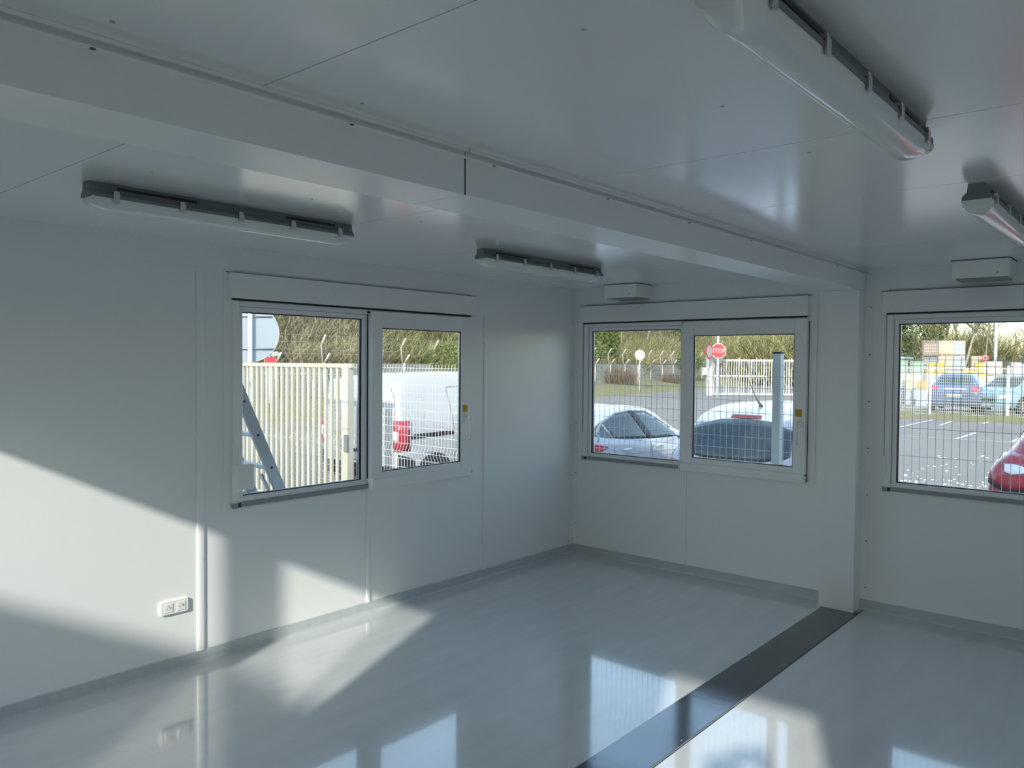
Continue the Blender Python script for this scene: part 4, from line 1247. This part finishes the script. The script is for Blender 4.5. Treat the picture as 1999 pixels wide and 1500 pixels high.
sed_spec = dict(wheels=(0.82, 3.5), wheel_r=0.32, patches=[
    ('rear_quarter_window', 'car_glass', 'sides', [(0.60, 1.07), (0.85, 1.035), (1.02, 1.02)], [(0.60, 1.08), (0.85, 1.17), (1.02, 1.23)], {}),
    ('rear_side_window', 'car_glass', 'sides', [(1.05, 1.02), (1.6, 0.985), (2.08, 0.965)], [(1.05, 1.24), (1.5, 1.335), (1.86, 1.36)], {}),
    ('front_side_window', 'car_glass', 'sides', [(2.2, 0.96), (2.7, 0.945), (3.18, 0.94)], [(1.98, 1.36), (2.4, 1.325), (3.02, 1.06)], {}),
    ('pillar', 'car_black', 'sides', [(2.08, 0.96), (2.2, 0.96)], [(1.86, 1.36), (1.98, 1.36)], dict(off=0.008)),
    ('window_trim', 'seam_car', 'sides', [(0.60, 1.0), (0.85, 1.125), (1.05, 1.215), (1.5, 1.33), (1.9, 1.358), (2.4, 1.33), (3.06, 1.06)], [(0.58, 1.01), (0.83, 1.14), (1.03, 1.232), (1.5, 1.348), (1.9, 1.376), (2.42, 1.348), (3.1, 1.07)], dict(off=0.007, rows_=1, seg=30)),
    ('tail_light', 'lamp_red', 'sides', [(0.12, 0.85), (0.55, 0.855), (0.84, 0.91)], [(0.12, 0.99), (0.55, 0.98), (0.84, 0.925)], dict(off=0.008)),
    ('tail_light_rear', 'lamp_red', 'rears', [(0.80, 0.78), (0.52, 0.80)], [(0.76, 0.87), (0.50, 0.87)], dict(off=0.012)),
    ('door_seam', 'seam_car', 'sides', [(1.12, 0.35), (0.98, 0.6), (1.0, 0.92)], [(1.13, 0.35), (0.99, 0.6), (1.01, 0.92)], dict(off=0.003, rows_=1)),
    ('door_seam', 'seam_car', 'sides', [(2.12, 0.3), (2.12, 0.92)], [(2.13, 0.3), (2.13, 0.92)], dict(off=0.003, rows_=1)),
    ('crease', 'seam_car', 'sides', [(0.5, 0.80), (3.4, 0.74)], [(0.5, 0.806), (3.4, 0.746)], dict(off=0.002, rows_=1)),
    ('rear_window', 'car_glass', 'top', [(-0.50, 0.55), (0.50, 0.55)], [(-0.48, 1.15), (0.48, 1.15)], {}),
    ('windscreen', 'car_glass', 'top', [(-0.58, 3.35), (0.58, 3.35)], [(-0.5, 2.75), (0.5, 2.75)], {}),
], boxes=[('door_handle', 'lamp_clear', (0.905, 0.935, 1.22, 1.42, 0.845, 0.875)), ('door_handle', 'lamp_clear', (0.905, 0.935, 2.22, 2.42, 0.845, 0.875)),
          ('door_mirror', 'car_white', (0.90, 1.06, 3.0, 3.14, 0.94, 1.06)), ('mirror_foot', 'car_black', (0.86, 0.96, 3.02, 3.1, 0.92, 0.95))])
car('parked_car', 'silver white saloon car seen from its right side in the middle window', 'car', (-2.30, 2.02, G), 0, 'car_lilac', sed_st, 1.8, sed_spec, 'cars parked behind the fence').scale = (1, 0.84, 0.955)

# white hatchback, rear window seen through the middle window
hat_st = [(0.0, 0.36, 0.70, 0.78, 0.80, 0.82, 0.66), (0.06, 0.28, 0.86, 0.95, 0.93, 0.90, 0.74), (0.22, 0.24, 0.93, 1.12, 0.98, 0.93, 0.74), (0.42, 0.22, 0.95, 1.32, 1.0, 0.94, 0.72), (0.62, 0.22, 0.95, 1.42, 1.0, 0.95, 0.72), (1.1, 0.22, 0.94, 1.475, 1.0, 0.95, 0.73),
          (1.9, 0.22, 0.93, 1.49, 1.0, 0.95, 0.73), (2.5, 0.22, 0.92, 1.42, 1.0, 0.95, 0.71), (2.95, 0.22, 0.91, 1.20, 1.0, 0.93, 0.69), (3.25, 0.22, 0.90, 1.02, 0.99, 0.90, 0.70), (3.7, 0.24, 0.80, 0.92, 0.95, 0.86, 0.66), (4.0, 0.30, 0.62, 0.72, 0.82, 0.75, 0.5)]
def antenna(t):
    MB().tube([(0.02, 0.80, 1.45), (0.02, 0.80, 1.475), (-0.01, 0.76, 1.54), (-0.06, 0.66, 1.74)], [0.035, 0.02, 0.006, 0.004], 6).build('antenna', 'car_black', t)
hat_spec = dict(wheels=(0.72, 3.25), wheel_r=0.30, patches=[
    ('rear_window', 'car_glass', 'rear', [(-0.66, 0.955), (-0.62, 0.93), (-0.3, 0.87), (0.0, 0.86), (0.3, 0.87), (0.62, 0.93), (0.66, 0.955)], [(-0.67, 0.96), (-0.60, 1.22), (-0.3, 1.31), (0.0, 1.325), (0.3, 1.31), (0.60, 1.22), (0.67, 0.96)], dict(seg=24)),
    ('brake_light', 'brake_dull', 'rear', [(-0.19, 1.325), (0.19, 1.325)], [(-0.18, 1.362), (0.18, 1.362)], dict(off=0.014)),
    ('tail_light', 'lamp_red', 'rears', [(0.80, 0.62), (0.60, 0.66)], [(0.80, 0.84), (0.62, 0.82)], dict(off=0.012)),
    ('number_plate', 'sign_white', 'rear', [(-0.26, 0.52), (0.26, 0.52)], [(-0.26, 0.63), (0.26, 0.63)], dict(off=0.012)),
    ('side_window', 'car_glass', 'sides', [(0.55, 1.0), (1.9, 0.95)], [(0.75, 1.34), (1.9, 1.39)], {}),
    ('side_window', 'car_glass', 'sides', [(1.98, 0.95), (2.95, 0.95)], [(1.98, 1.39), (2.5, 1.34)], {}),
    ('windscreen', 'car_glass', 'front', [(-0.56, 1.0), (0.56, 1.0)], [(-0.5, 1.36), (0.5, 1.36)], {}),
], boxes=[('door_mirror', 'car_white', (0.88, 1.04, 2.62, 2.76, 0.86, 1.0)), ('mirror_rim', 'car_black', (0.89, 1.05, 2.61, 2.625, 0.855, 1.005))], extra=[antenna])
car('parked_car', 'white hatchback seen from behind with red strip over its rear window', 'car', (0.33, 2.55, G), 0, 'car_lilac', hat_st, 1.72, hat_spec, 'cars parked behind the fence')

# red car at the right edge
red_st = [(0.0, 0.34, 0.72, 0.80, 0.80, 0.82, 0.66), (0.07, 0.28, 0.98, 1.04, 0.95, 0.90, 0.72), (0.22, 0.24, 1.06, 1.20, 1.0, 0.90, 0.66), (0.42, 0.22, 1.08, 1.42, 1.02, 0.90, 0.62), (0.66, 0.22, 1.06, 1.54, 1.02, 0.91, 0.62), (1.2, 0.22, 1.02, 1.58, 1.0, 0.92, 0.66),
          (1.9, 0.22, 1.0, 1.58, 1.0, 0.93, 0.68), (2.5, 0.22, 0.98, 1.48, 1.0, 0.93, 0.68), (2.95, 0.22, 0.97, 1.25, 1.0, 0.92, 0.68), (3.3, 0.22, 0.96, 1.08, 1.0, 0.92, 0.7), (3.8, 0.24, 0.88, 0.98, 0.96, 0.88, 0.66), (4.1, 0.30, 0.66, 0.76, 0.84, 0.78, 0.5)]
red_spec = dict(wheels=(0.75, 3.35), wheel_r=0.33, patches=[
    ('tail_light', 'lamp_red', 'rears', [(0.875, 0.92), (0.70, 0.83), (0.36, 0.88)], [(0.865, 1.12), (0.70, 1.16), (0.36, 1.08)], dict(off=0.02)),
    ('reverse_lens', 'lamp_clear', 'rears', [(0.73, 0.985), (0.67, 0.965), (0.56, 0.985)], [(0.73, 1.045), (0.67, 1.055), (0.56, 1.035)], dict(off=0.028)),
    ('lamp_surround', 'car_black', 'rears', [(0.88, 0.89), (0.70, 0.80), (0.36, 0.85)], [(0.875, 0.92), (0.70, 0.83), (0.36, 0.88)], dict(off=0.016)),
    ('rear_window', 'car_glass', 'rear', [(-0.56, 1.12), (0.56, 1.12)], [(-0.50, 1.44), (0.50, 1.44)], {}),
    ('side_window', 'car_glass', 'sides', [(0.7, 1.12), (1.9, 1.04)], [(0.85, 1.40), (1.9, 1.46)], {}),
    ('side_window', 'car_glass', 'sides', [(1.98, 1.04), (2.95, 1.02)], [(1.98, 1.46), (2.5, 1.40)], {}),
    ('tailgate_seam', 'seam_car', 'rears', [(0.60, 0.45), (0.60, 0.83)], [(0.606, 0.45), (0.606, 0.83)], dict(off=0.004, rows_=1)),
    ('tailgate_seam', 'car_black', 'rears', [(0.60, 1.05), (0.58, 1.2)], [(0.61, 1.05), (0.59, 1.2)], dict(off=0.004, rows_=1)),
    ('number_plate', 'sign_white', 'rear', [(-0.26, 0.62), (0.26, 0.62)], [(-0.26, 0.73), (0.26, 0.73)], dict(off=0.012)),
])
car('parked_car', 'red car with wraparound tail light at the right edge of the right window', 'car', (3.73, 2.6, G), 0, 'car_red', red_st, 1.80, red_spec, 'cars parked behind the fence')

# dark SUV and blue car beyond the white mesh fence
suv_spec = dict(wheels=(0.8, 3.4), wheel_r=0.35, patches=[
    ('rear_window', 'car_glass', 'rear', [(-0.62, 1.12), (0.62, 1.12)], [(-0.56, 1.46), (0.56, 1.46)], {}),
    ('tail_light', 'lamp_red', 'rears', [(0.87, 0.88), (0.58, 0.88)], [(0.87, 1.05), (0.62, 1.05)], dict(off=0.02)),
    ('badge_strip', 'lamp_clear', 'rear', [(-0.4, 0.92), (0.4, 0.92)], [(-0.4, 0.98), (0.4, 0.98)], dict(off=0.02)),
    ('number_plate', 'sign_white', 'rear', [(-0.28, 0.62), (0.28, 0.62)], [(-0.28, 0.76), (0.28, 0.76)], dict(off=0.02)),
])
car('parked_car', 'dark blue car seen from behind beyond the white mesh fence', 'car', (-2.78, 29.6, G + 0.1), -0.02 + 0.1, 'car_navy', red_st, 1.95, suv_spec, 'cars beyond the white mesh fence')
blu_spec = dict(wheels=(0.8, 3.4), wheel_r=0.33, patches=[
    ('windscreen', 'car_glass', 'front', [(-0.62, 1.05), (0.62, 1.05)], [(-0.55, 1.50), (0.55, 1.50)], {}),
    ('headlight', 'lamp_clear', 'fronts', [(0.75, 0.62), (0.35, 0.62)], [(0.80, 0.78), (0.38, 0.74)], dict(off=0.02)),
    ('grille', 'car_black', 'front', [(-0.3, 0.48), (0.3, 0.48)], [(-0.3, 0.64), (0.3, 0.64)], dict(off=0.02)),
    ('side_window', 'car_glass', 'sides', [(0.7, 1.12), (2.9, 1.04)], [(0.85, 1.40), (2.5, 1.44)], {}),
])
car('parked_car', 'pale blue car facing the yard behind the white mesh fence', 'car', (-0.2, 33.6, G + 0.1), pi - 0.35, 'car_blue', red_st, 1.85, blu_spec, 'cars beyond the white mesh fence')

# ================================================================ WHITE MESH FENCE ACROSS THE CAR PARK
q0 = Vector((-4.7, 27.6, G)); q1 = Vector((2.2, 28.2, G)); d = q1 - q0
t = thing('white_mesh_fence', 'white welded mesh fence on the far side of the car park', 'fence', q0, atan2(d.y, d.x))
LF = d.length
posts = [0.0, 1.47, 4.02, 6.6]
for a, b in zip([-2.6] + posts[:-1], posts):
    m = MB(); x = a + 0.05
    while x < b - 0.02:
        m.box(x - 0.005, x + 0.005, -0.005, 0.005, 0.1, 1.95); x += 0.066
    z = 0.12
    while z < 1.9:
        m.box(a, b, -0.011, -0.003, z - 0.005, z + 0.005); z += 0.11
    m.box(a, b, -0.012, 0.0, 1.86, 1.90)
    m.build('mesh_panel', 'gate_white', t)
for x in posts:
    m = MB().rbox(x - 0.045, x + 0.045, -0.045, 0.045, 0.0, 2.0, b=0.006); m.build('post', 'gate_white', t)
m = MB(); random.seed(2)
vs = []; fs = []
for i in range(60):
    x = -8 + i * 0.35
    zt = 0.16 + 0.05 * sin(i * 1.3)
    vs += [(x, 26.0 + 0.4 * sin(i), G + 0.004), (x, 27.5, G + zt * 0.7), (x, 29.0, G + zt)]
for i in range(59):
    for j in range(2): fs.append((i * 3 + j, i * 3 + j + 1, (i + 1) * 3 + j + 1, (i + 1) * 3 + j))
tag(MB().add(vs, fs, True).build('grass_verge', 'grass'), 'thin mossy grass strip under the white mesh fence', 'grass', kind='stuff')

# ================================================================ CRATES BEHIND
def cage_box(wd, hh, t, mt):
    m = MB(); r = 0.02
    for x in (-wd / 2, wd / 2):
        for y in (-wd / 2, wd / 2): m.box(x - r, x + r, y - r, y + r, 0, hh)
    for z in (0.12, hh - 0.02):
        for s in (-1, 1):
            m.box(-wd / 2, wd / 2, s * wd / 2 - r, s * wd / 2 + r, z - r, z + r); m.box(s * wd / 2 - r, s * wd / 2 + r, -wd / 2, wd / 2, z - r, z + r)
    fr = m.build('frame', mt, t)
    m = MB()
    n = 7
    for k in range(1, n):
        a = -wd / 2 + wd * k / n
        for s in (-1, 1): m.box(a - 0.012, a + 0.012, s * wd / 2 - 0.008, s * wd / 2 + 0.008, 0.12, hh); m.box(s * wd / 2 - 0.008, s * wd / 2 + 0.008, a - 0.012, a + 0.012, 0.12, hh)
    for k in range(1, 4):
        z = 0.12 + (hh - 0.12) * k / 4
        for s in (-1, 1): m.box(-wd / 2, wd / 2, s * wd / 2 - 0.008, s * wd / 2 + 0.008, z - 0.01, z + 0.01)
    m.build('bars', mt, fr)
def crate(x, y, z, wd, hh, mt, label, kind='solid', group=None, rz=0.25):
    t = thing('storage_crate', label, 'crate', (x, y, z), rz, group)
    m = MB().box(-wd / 2, wd / 2, -wd / 2, wd / 2, 0.0, 0.07)
    m.build('pallet', 'wood_pallet' if kind != 'tub' else mt, t)
    if kind == 'cage':
        cage_box(wd, hh, t, 'cage_steel')
        MB().box(-wd / 2 + 0.05, wd / 2 - 0.05, -wd / 2 + 0.05, wd / 2 - 0.05, 0.07, hh - 0.12).build('load', mt, t)
    elif kind == 'ribbed':
        m = MB().box(-wd / 2 + 0.02, wd / 2 - 0.02, -wd / 2 + 0.02, wd / 2 - 0.02, 0.07, hh)
        for k in range(6):
            a = -wd / 2 + wd * (k + 0.5) / 6
            m.box(a - 0.03, a + 0.03, -wd / 2, wd / 2, 0.07, hh); m.box(-wd / 2, wd / 2, a - 0.03, a + 0.03, 0.07, hh)
        m.build('body', mt, t)
    else:
        m = MB().rbox(-wd / 2 + 0.02, wd / 2 - 0.02, -wd / 2 + 0.02, wd / 2 - 0.02, 0.07, hh - 0.05, b=0.015)
        m.rbox(-wd / 2, wd / 2, -wd / 2, wd / 2, hh - 0.06, hh, b=0.01)
        m.build('body', mt, t)
    return t
ordn = ['topmost', 'second from the top', 'third from the top', 'lowest']
for nm, x, y, mt, kd, wd in (('barred', -7.13, 45.05, 'crate_beige', 'cage', 0.80), ('beige', -6.50, 45.55, 'crate_beige', 'solid', 0.84), ('bluish ribbed', -5.86, 45.95, 'crate_blue', 'ribbed', 0.66)):
    zt = [3.22, 2.36, 1.50, 0.64]
    for k, z in enumerate(zt):
        crate(x, y, z - 0.83 if k < 3 else G, wd, 0.82 if k < 3 else 0.86, mt if k != 1 or kd != 'cage' else 'crate_blue', '%s pallet crate, %s of its stack in the tall pile' % (nm, ordn[k]), kd, 'tall pile of pallet crates')
for k in range(3): crate(-5.05 - 0.02 * k, 47.6, G + 0.86 * k, 0.84, 0.85, 'crate_beige', 'pale crate right of the tall crate pile, %s' % ['lowest', 'middle one', 'topmost'][k], 'ribbed', 'tall pile of pallet crates')
for x, y, nm in ((-5.86, 39.5, 'left'), (-5.44, 39.77, 'right')):
    crate(x, y, 1.32, 0.42, 0.58, 'crate_yellow', 'yellow crate below the tall pile, %s one of the pair' % nm, 'tub', 'yellow crates')
    for k in range(4): crate(x, y, G + 0.387 * k, 0.42, 0.38, 'crate_white', 'white crate under the %s yellow crate, number %s from the ground' % (nm, ['one', 'two', 'three', 'four'][k]), 'tub', 'white crates behind the fence')
crate(-4.38, 40.7, 1.25, 0.46, 0.38, 'crate_orange', 'low orange crate between the two yellow stacks', 'tub', 'yellow crates')
for k in range(3): crate(-4.38, 40.7, G + 0.49 * k, 0.5, 0.48, 'crate_white', 'white crate under the low orange crate, %s' % ['lowest', 'middle one', 'uppermost'][k], 'tub', 'white crates behind the fence')
for k, z in enumerate((1.43, 0.87, 0.31, G)): crate(-3.94, 41.15, z, 0.46, (0.5, 0.50, 0.54, 0.53)[k], 'crate_yellow', 'yellow crate in the single column beside the white crates, %s' % ordn[k], 'tub', 'yellow crates')
for k in range(6): crate(-3.36, 41.7, G + 0.375 * k, 0.66, 0.35, 'crate_white', 'white crate in the column near the red round sign, %s from the ground' % ['first', 'second', 'third', 'fourth', 'fifth', 'sixth'][k], 'ribbed', 'white crates behind the fence')
crate(-2.6, 46.3, G, 1.5, 2.2, 'crate_white', 'large cream container at the right of the crates', 'solid')
crate(-6.95, 38.5, 1.37, 0.5, 0.63, 'crate_green', 'green crate at the left end of the crate rows', 'tub', 'green crates'); crate(-6.38, 39.0, 1.37, 0.6, 0.60, 'crate_green', 'green crate beside the barred crate pile', 'tub', 'green crates')
for x, y, nm in ((-6.95, 38.5, 'left'), (-6.38, 39.0, 'right')):
    crate(x, y, 0.57, 0.55, 0.78, 'crate_white', 'pale crate right under the %s green crate' % nm, 'tub', 'white crates behind the fence')
    crate(x, y, G, 0.55, 0.78, 'crate_blue', 'grey crate on the ground under the %s green crate' % nm, 'tub', 'white crates behind the fence')
crate(-6.40, 37.6, 0.98, 0.42, 0.30, 'crate_lime', 'lime green crate at the left, upper one', 'tub', 'lime crates'); crate(-6.40, 37.6, 0.55, 0.42, 0.40, 'crate_lime', 'lime green crate at the left, lower one', 'tub', 'lime crates')
crate(-6.40, 37.6, G, 0.42, 0.76, 'crate_blue', 'grey crate carrying the lime green crates', 'tub')
crate(-5.62, 36.6, 0.62, 0.5, 0.36, 'crate_orange', 'orange crate low beside the fence post', 'tub'); crate(-5.62, 36.6, G, 0.5, 0.84, 'crate_blue', 'grey crate under the low orange crate beside the fence post', 'tub')
t = thing('shelter_roof', 'thin grey flat shelter roof behind the green crates', 'roof', (-8.0, 43.0, 0))
MB().box(-2.6, 0.2, -1.0, 1.0, 2.12, 2.24).build('deck', 'tower_grey', t)
for x in (-2.5, 0.1):
    for y in (-0.9, 0.9): MB().box(x - 0.04, x + 0.04, y - 0.04, y + 0.04, G, 2.12).build('post', 'tower_grey', t)

# lamp post, red round sign, black sign, chimney
t = thing('lamp_post', 'tall thin lamp post rising into the sky in the right window', 'lamp post', (-5.9, 58.0, G))
MB().tube([(0, 0, 0), (0, 0, 3.8), (0, 0, 9.0)], [0.12, 0.10, 0.06], 8).build('pole', 'post_grey', t)
MB().tube([(0, 0, 8.95), (0.9, -0.4, 9.2)], 0.05, 6).build('arm', 'post_grey', t)
c = Vector((-4.6, 46.6, 2.22)); n = facing(c)
t = thing('round_sign', 'small red rimmed round sign in front of the hedge in the right window', 'road sign', (c.x, c.y, G)); lz = c.z - G
MB().disc((0, 0, lz), n, 0.20, 0.02, 20).build('border', 'sign_red', t)
MB().disc(Vector((0, 0, lz)) + n * 0.02, n, 0.13, 0.004, 20).build('face', 'sign_white', t)
MB().disc(Vector((0, 0, lz)) + n * 0.024, n, 0.05, 0.004, 10, 0.09).build('symbol', 'sign_black', t)
MB().tube([-n * 0.05, -n * 0.05 + Vector((0, 0, lz))], 0.03, 6).build('post', 'post_grey', t)
c = Vector((-0.42, 29.9, 2.05)); n = facing(c)
t = thing('black_sign', 'black board with a white bar at the very right edge of the picture', 'sign', (c.x, c.y, G)); lz = c.z - G
M4 = face_matrix(Vector((0, 0, lz)), n)
plate([(-0.15, -0.2), (0.15, -0.2), (0.15, 0.2), (-0.15, 0.2)], 0.03, 'sign_black', 'board', t)
plate([(-0.03, -0.05), (0.0, -0.05), (0.0, 0.12), (-0.03, 0.12)], 0.004, 'sign_white', 'bar', t, 0.03)
MB().tube([(0, 0, 0) , (0, 0, lz)], 0.03, 6).build('post', 'post_grey', t)
t = thing('chimney', 'distant dark chimney tower above the hedge in the right window', 'chimney', (-11.0, 86.6, G))
MB().tube([(0, 0, 0), (0, 0, 4.85)], [0.3, 0.22], 10).build('stack', 'tower_grey', t)
MB().box(-1.0, 0.6, -0.3, 0.6, 0, 3.3).build('base', 'concrete_old', t)

# ================================================================ PHOTOGRAPHER IN THE DOORWAY (his shadow falls on the floor)
px, py = 4.30, -6.16
t = thing('person', 'person in dark jacket standing in the doorway holding up a phone', 'person', (px, py, -0.01))
def skin_obj(name, verts, edges, radii, mt, root=0, sub=2, parent=None):
    me = bpy.data.meshes.new(name); me.from_pydata(verts, edges, []); me.materials.append(M[mt])
    o = bpy.data.objects.new(name, me); C.objects.link(o); o.parent = parent
    sk = o.modifiers.new('skin', 'SKIN'); sk.use_smooth_shade = True
    for i, r in enumerate(radii):
        v = me.skin_vertices[0].data[i]; v.radius = (r, r) if not isinstance(r, tuple) else r
        v.use_root = (i == root)
    sb = o.modifiers.new('sub', 'SUBSURF'); sb.levels = sub; sb.render_levels = sub
    return o
hL, hR = (-0.135, 0.20, 1.63), (0.02, 0.24, 1.60)
V = [(0, 0, 0.98), (0, 0.01, 1.15), (0, 0, 1.38), (0, 0, 1.48), (0, 0.01, 1.56), (0, 0.03, 1.69), (0, 0.02, 1.80),
     (-0.19, 0, 1.47), (-0.30, 0.08, 1.27), (-0.22, 0.20, 1.48), hL,
     (0.19, 0, 1.47), (0.28, 0.12, 1.28), (0.14, 0.24, 1.45), hR,
     (-0.10, 0, 0.90), (-0.11, 0.02, 0.50), (-0.12, -0.01, 0.09), (-0.13, 0.14, 0.05),
     (0.10, 0, 0.90), (0.11, 0.02, 0.50), (0.12, -0.01, 0.09), (0.13, 0.14, 0.05)]
Ed = [(0, 1), (1, 2), (2, 3), (3, 4), (4, 5), (5, 6), (2, 7), (7, 8), (8, 9), (9, 10), (2, 11), (11, 12), (12, 13), (13, 14), (0, 15), (15, 16), (16, 17), (17, 18), (0, 19), (19, 20), (20, 21), (21, 22)]
Rr = [(0.15, 0.11), (0.14, 0.11), (0.17, 0.12), 0.065, 0.062, (0.082, 0.098), (0.074, 0.086), 0.065, 0.048, 0.036, 0.028, 0.065, 0.048, 0.036, 0.028, 0.085, 0.058, 0.042, 0.035, 0.085, 0.058, 0.042, 0.035]
body = skin_obj('body', V, Ed, Rr, 'skin', parent=t)
# jacket and trousers follow the body
JV = [(0, 0, 0.80), (0, 0.01, 1.08), (0, 0, 1.38), (0, 0, 1.50), (-0.20, 0, 1.46), (-0.30, 0.08, 1.27), (-0.24, 0.18, 1.44), (0.20, 0, 1.46), (0.28, 0.12, 1.28), (0.16, 0.22, 1.42)]
skin_obj('jacket', JV, [(0, 1), (1, 2), (2, 3), (2, 4), (4, 5), (5, 6), (2, 7), (7, 8), (8, 9)], [(0.215, 0.17), (0.185, 0.145), (0.20, 0.145), 0.085, 0.085, 0.068, 0.052, 0.085, 0.068, 0.052], 'jacket', parent=t)
TV = [(0, 0, 0.99), (-0.09, 0, 0.86), (-0.11, 0.02, 0.50), (-0.12, -0.01, 0.11), (0.09, 0, 0.86), (0.11, 0.02, 0.50), (0.12, -0.01, 0.11)]
skin_obj('trousers', TV, [(0, 1), (1, 2), (2, 3), (0, 4), (4, 5), (5, 6)], [(0.13, 0.11), 0.10, 0.078, 0.062, 0.10, 0.078, 0.062], 'trousers', parent=t)
for s in (-1, 1):
    skin_obj('shoe', [(s * 0.12, -0.05, 0.055), (s * 0.125, 0.06, 0.05), (s * 0.13, 0.17, 0.04)], [(0, 1), (1, 2)], [0.05, (0.052, 0.05), (0.045, 0.035)], 'shoe', parent=t)
# hair, ears, nose, eyes, mouth
skin_obj('hair', [(0, -0.01, 1.72), (0, 0.0, 1.80), (0, 0.03, 1.835)], [(0, 1), (1, 2)], [(0.082, 0.075), (0.086, 0.088), (0.07, 0.065)], 'hair', parent=t)
m = MB().tube([(0, 0.115, 1.745), (0, 0.135, 1.71), (0, 0.118, 1.70)], [0.006, 0.013, 0.008], 6); m.build('nose', 'skin', t)
for s in (-1, 1):
    MB().disc((s * 0.031, 0.112, 1.745), (0, 1, 0), 0.012, 0.004, 10, 0.007).build('eye', 'plastic_white', t)
    MB().tube([(s * 0.078, 0.02, 1.76), (s * 0.086, 0.015, 1.74), (s * 0.08, 0.025, 1.70)], [0.008, 0.012, 0.007], 6).build('ear', 'skin', t)
MB().disc((0, 0.112, 1.672), (0, 1, 0), 0.022, 0.003, 10, 0.005).build('mouth', 'lamp_red', t)
# phone and the fingers around it
PH = CAM - _f * 0.022
pn = bpy.data.objects.new('smartphone', None); C.objects.link(pn)
pn.matrix_world = Matrix.Translation(PH) @ cam.matrix_world.to_3x3().to_4x4()
tag(pn, 'dark smartphone held level in both hands in the doorway', 'phone')
MB().rbox(-0.060, 0.090, -0.055, 0.020, -0.002, 0.0065, b=0.003).build('phone_body', 'phone', pn)
MB().box(-0.056, 0.086, -0.051, 0.016, 0.0065, 0.0072).build('screen', 'car_glass', pn)
pc = pn.matrix_world
def hand(s, wrist):
    a = pc @ Vector((s * 0.082 + 0.015, -0.045, 0.018)) - Vector((px, py, -0.01))
    wv = Vector(wrist)
    pts = [wv, wv.lerp(a, 0.5), a]
    hv = [tuple(p) for p in pts]; he = [(0, 1), (1, 2)]; hr = [0.024, 0.030, 0.024]
    skin_obj('palm', hv, he, hr, 'skin', parent=t)
    for k in range(4):
        b0 = pc @ Vector((s * (0.078 - 0.006 * k) + 0.015, -0.058 + 0.016 * k, 0.012)) - Vector((px, py, -0.01))
        b1 = pc @ Vector((s * (0.098 - 0.004 * k) + 0.015, -0.052 + 0.018 * k, -0.006)) - Vector((px, py, -0.01))
        b2 = pc @ Vector((s * (0.078 - 0.004 * k) + 0.015, -0.050 + 0.018 * k, -0.011)) - Vector((px, py, -0.01))
        skin_obj('finger', [tuple(b0), tuple(b1), tuple(b2)], [(0, 1), (1, 2)], [0.009, 0.0085, 0.007], 'skin', parent=t, sub=1)
    b0 = pc @ Vector((s * 0.07 + 0.015, -0.052, 0.020)) - Vector((px, py, -0.01)); b1 = pc @ Vector((s * 0.052 + 0.015, -0.035, 0.018)) - Vector((px, py, -0.01)); b2 = pc @ Vector((s * 0.042 + 0.015, -0.018, 0.014)) - Vector((px, py, -0.01))
    skin_obj('thumb', [tuple(b0), tuple(b1), tuple(b2)], [(0, 1), (1, 2)], [0.011, 0.010, 0.008], 'skin', parent=t, sub=1)
hand(-1, hL); hand(1, hR)
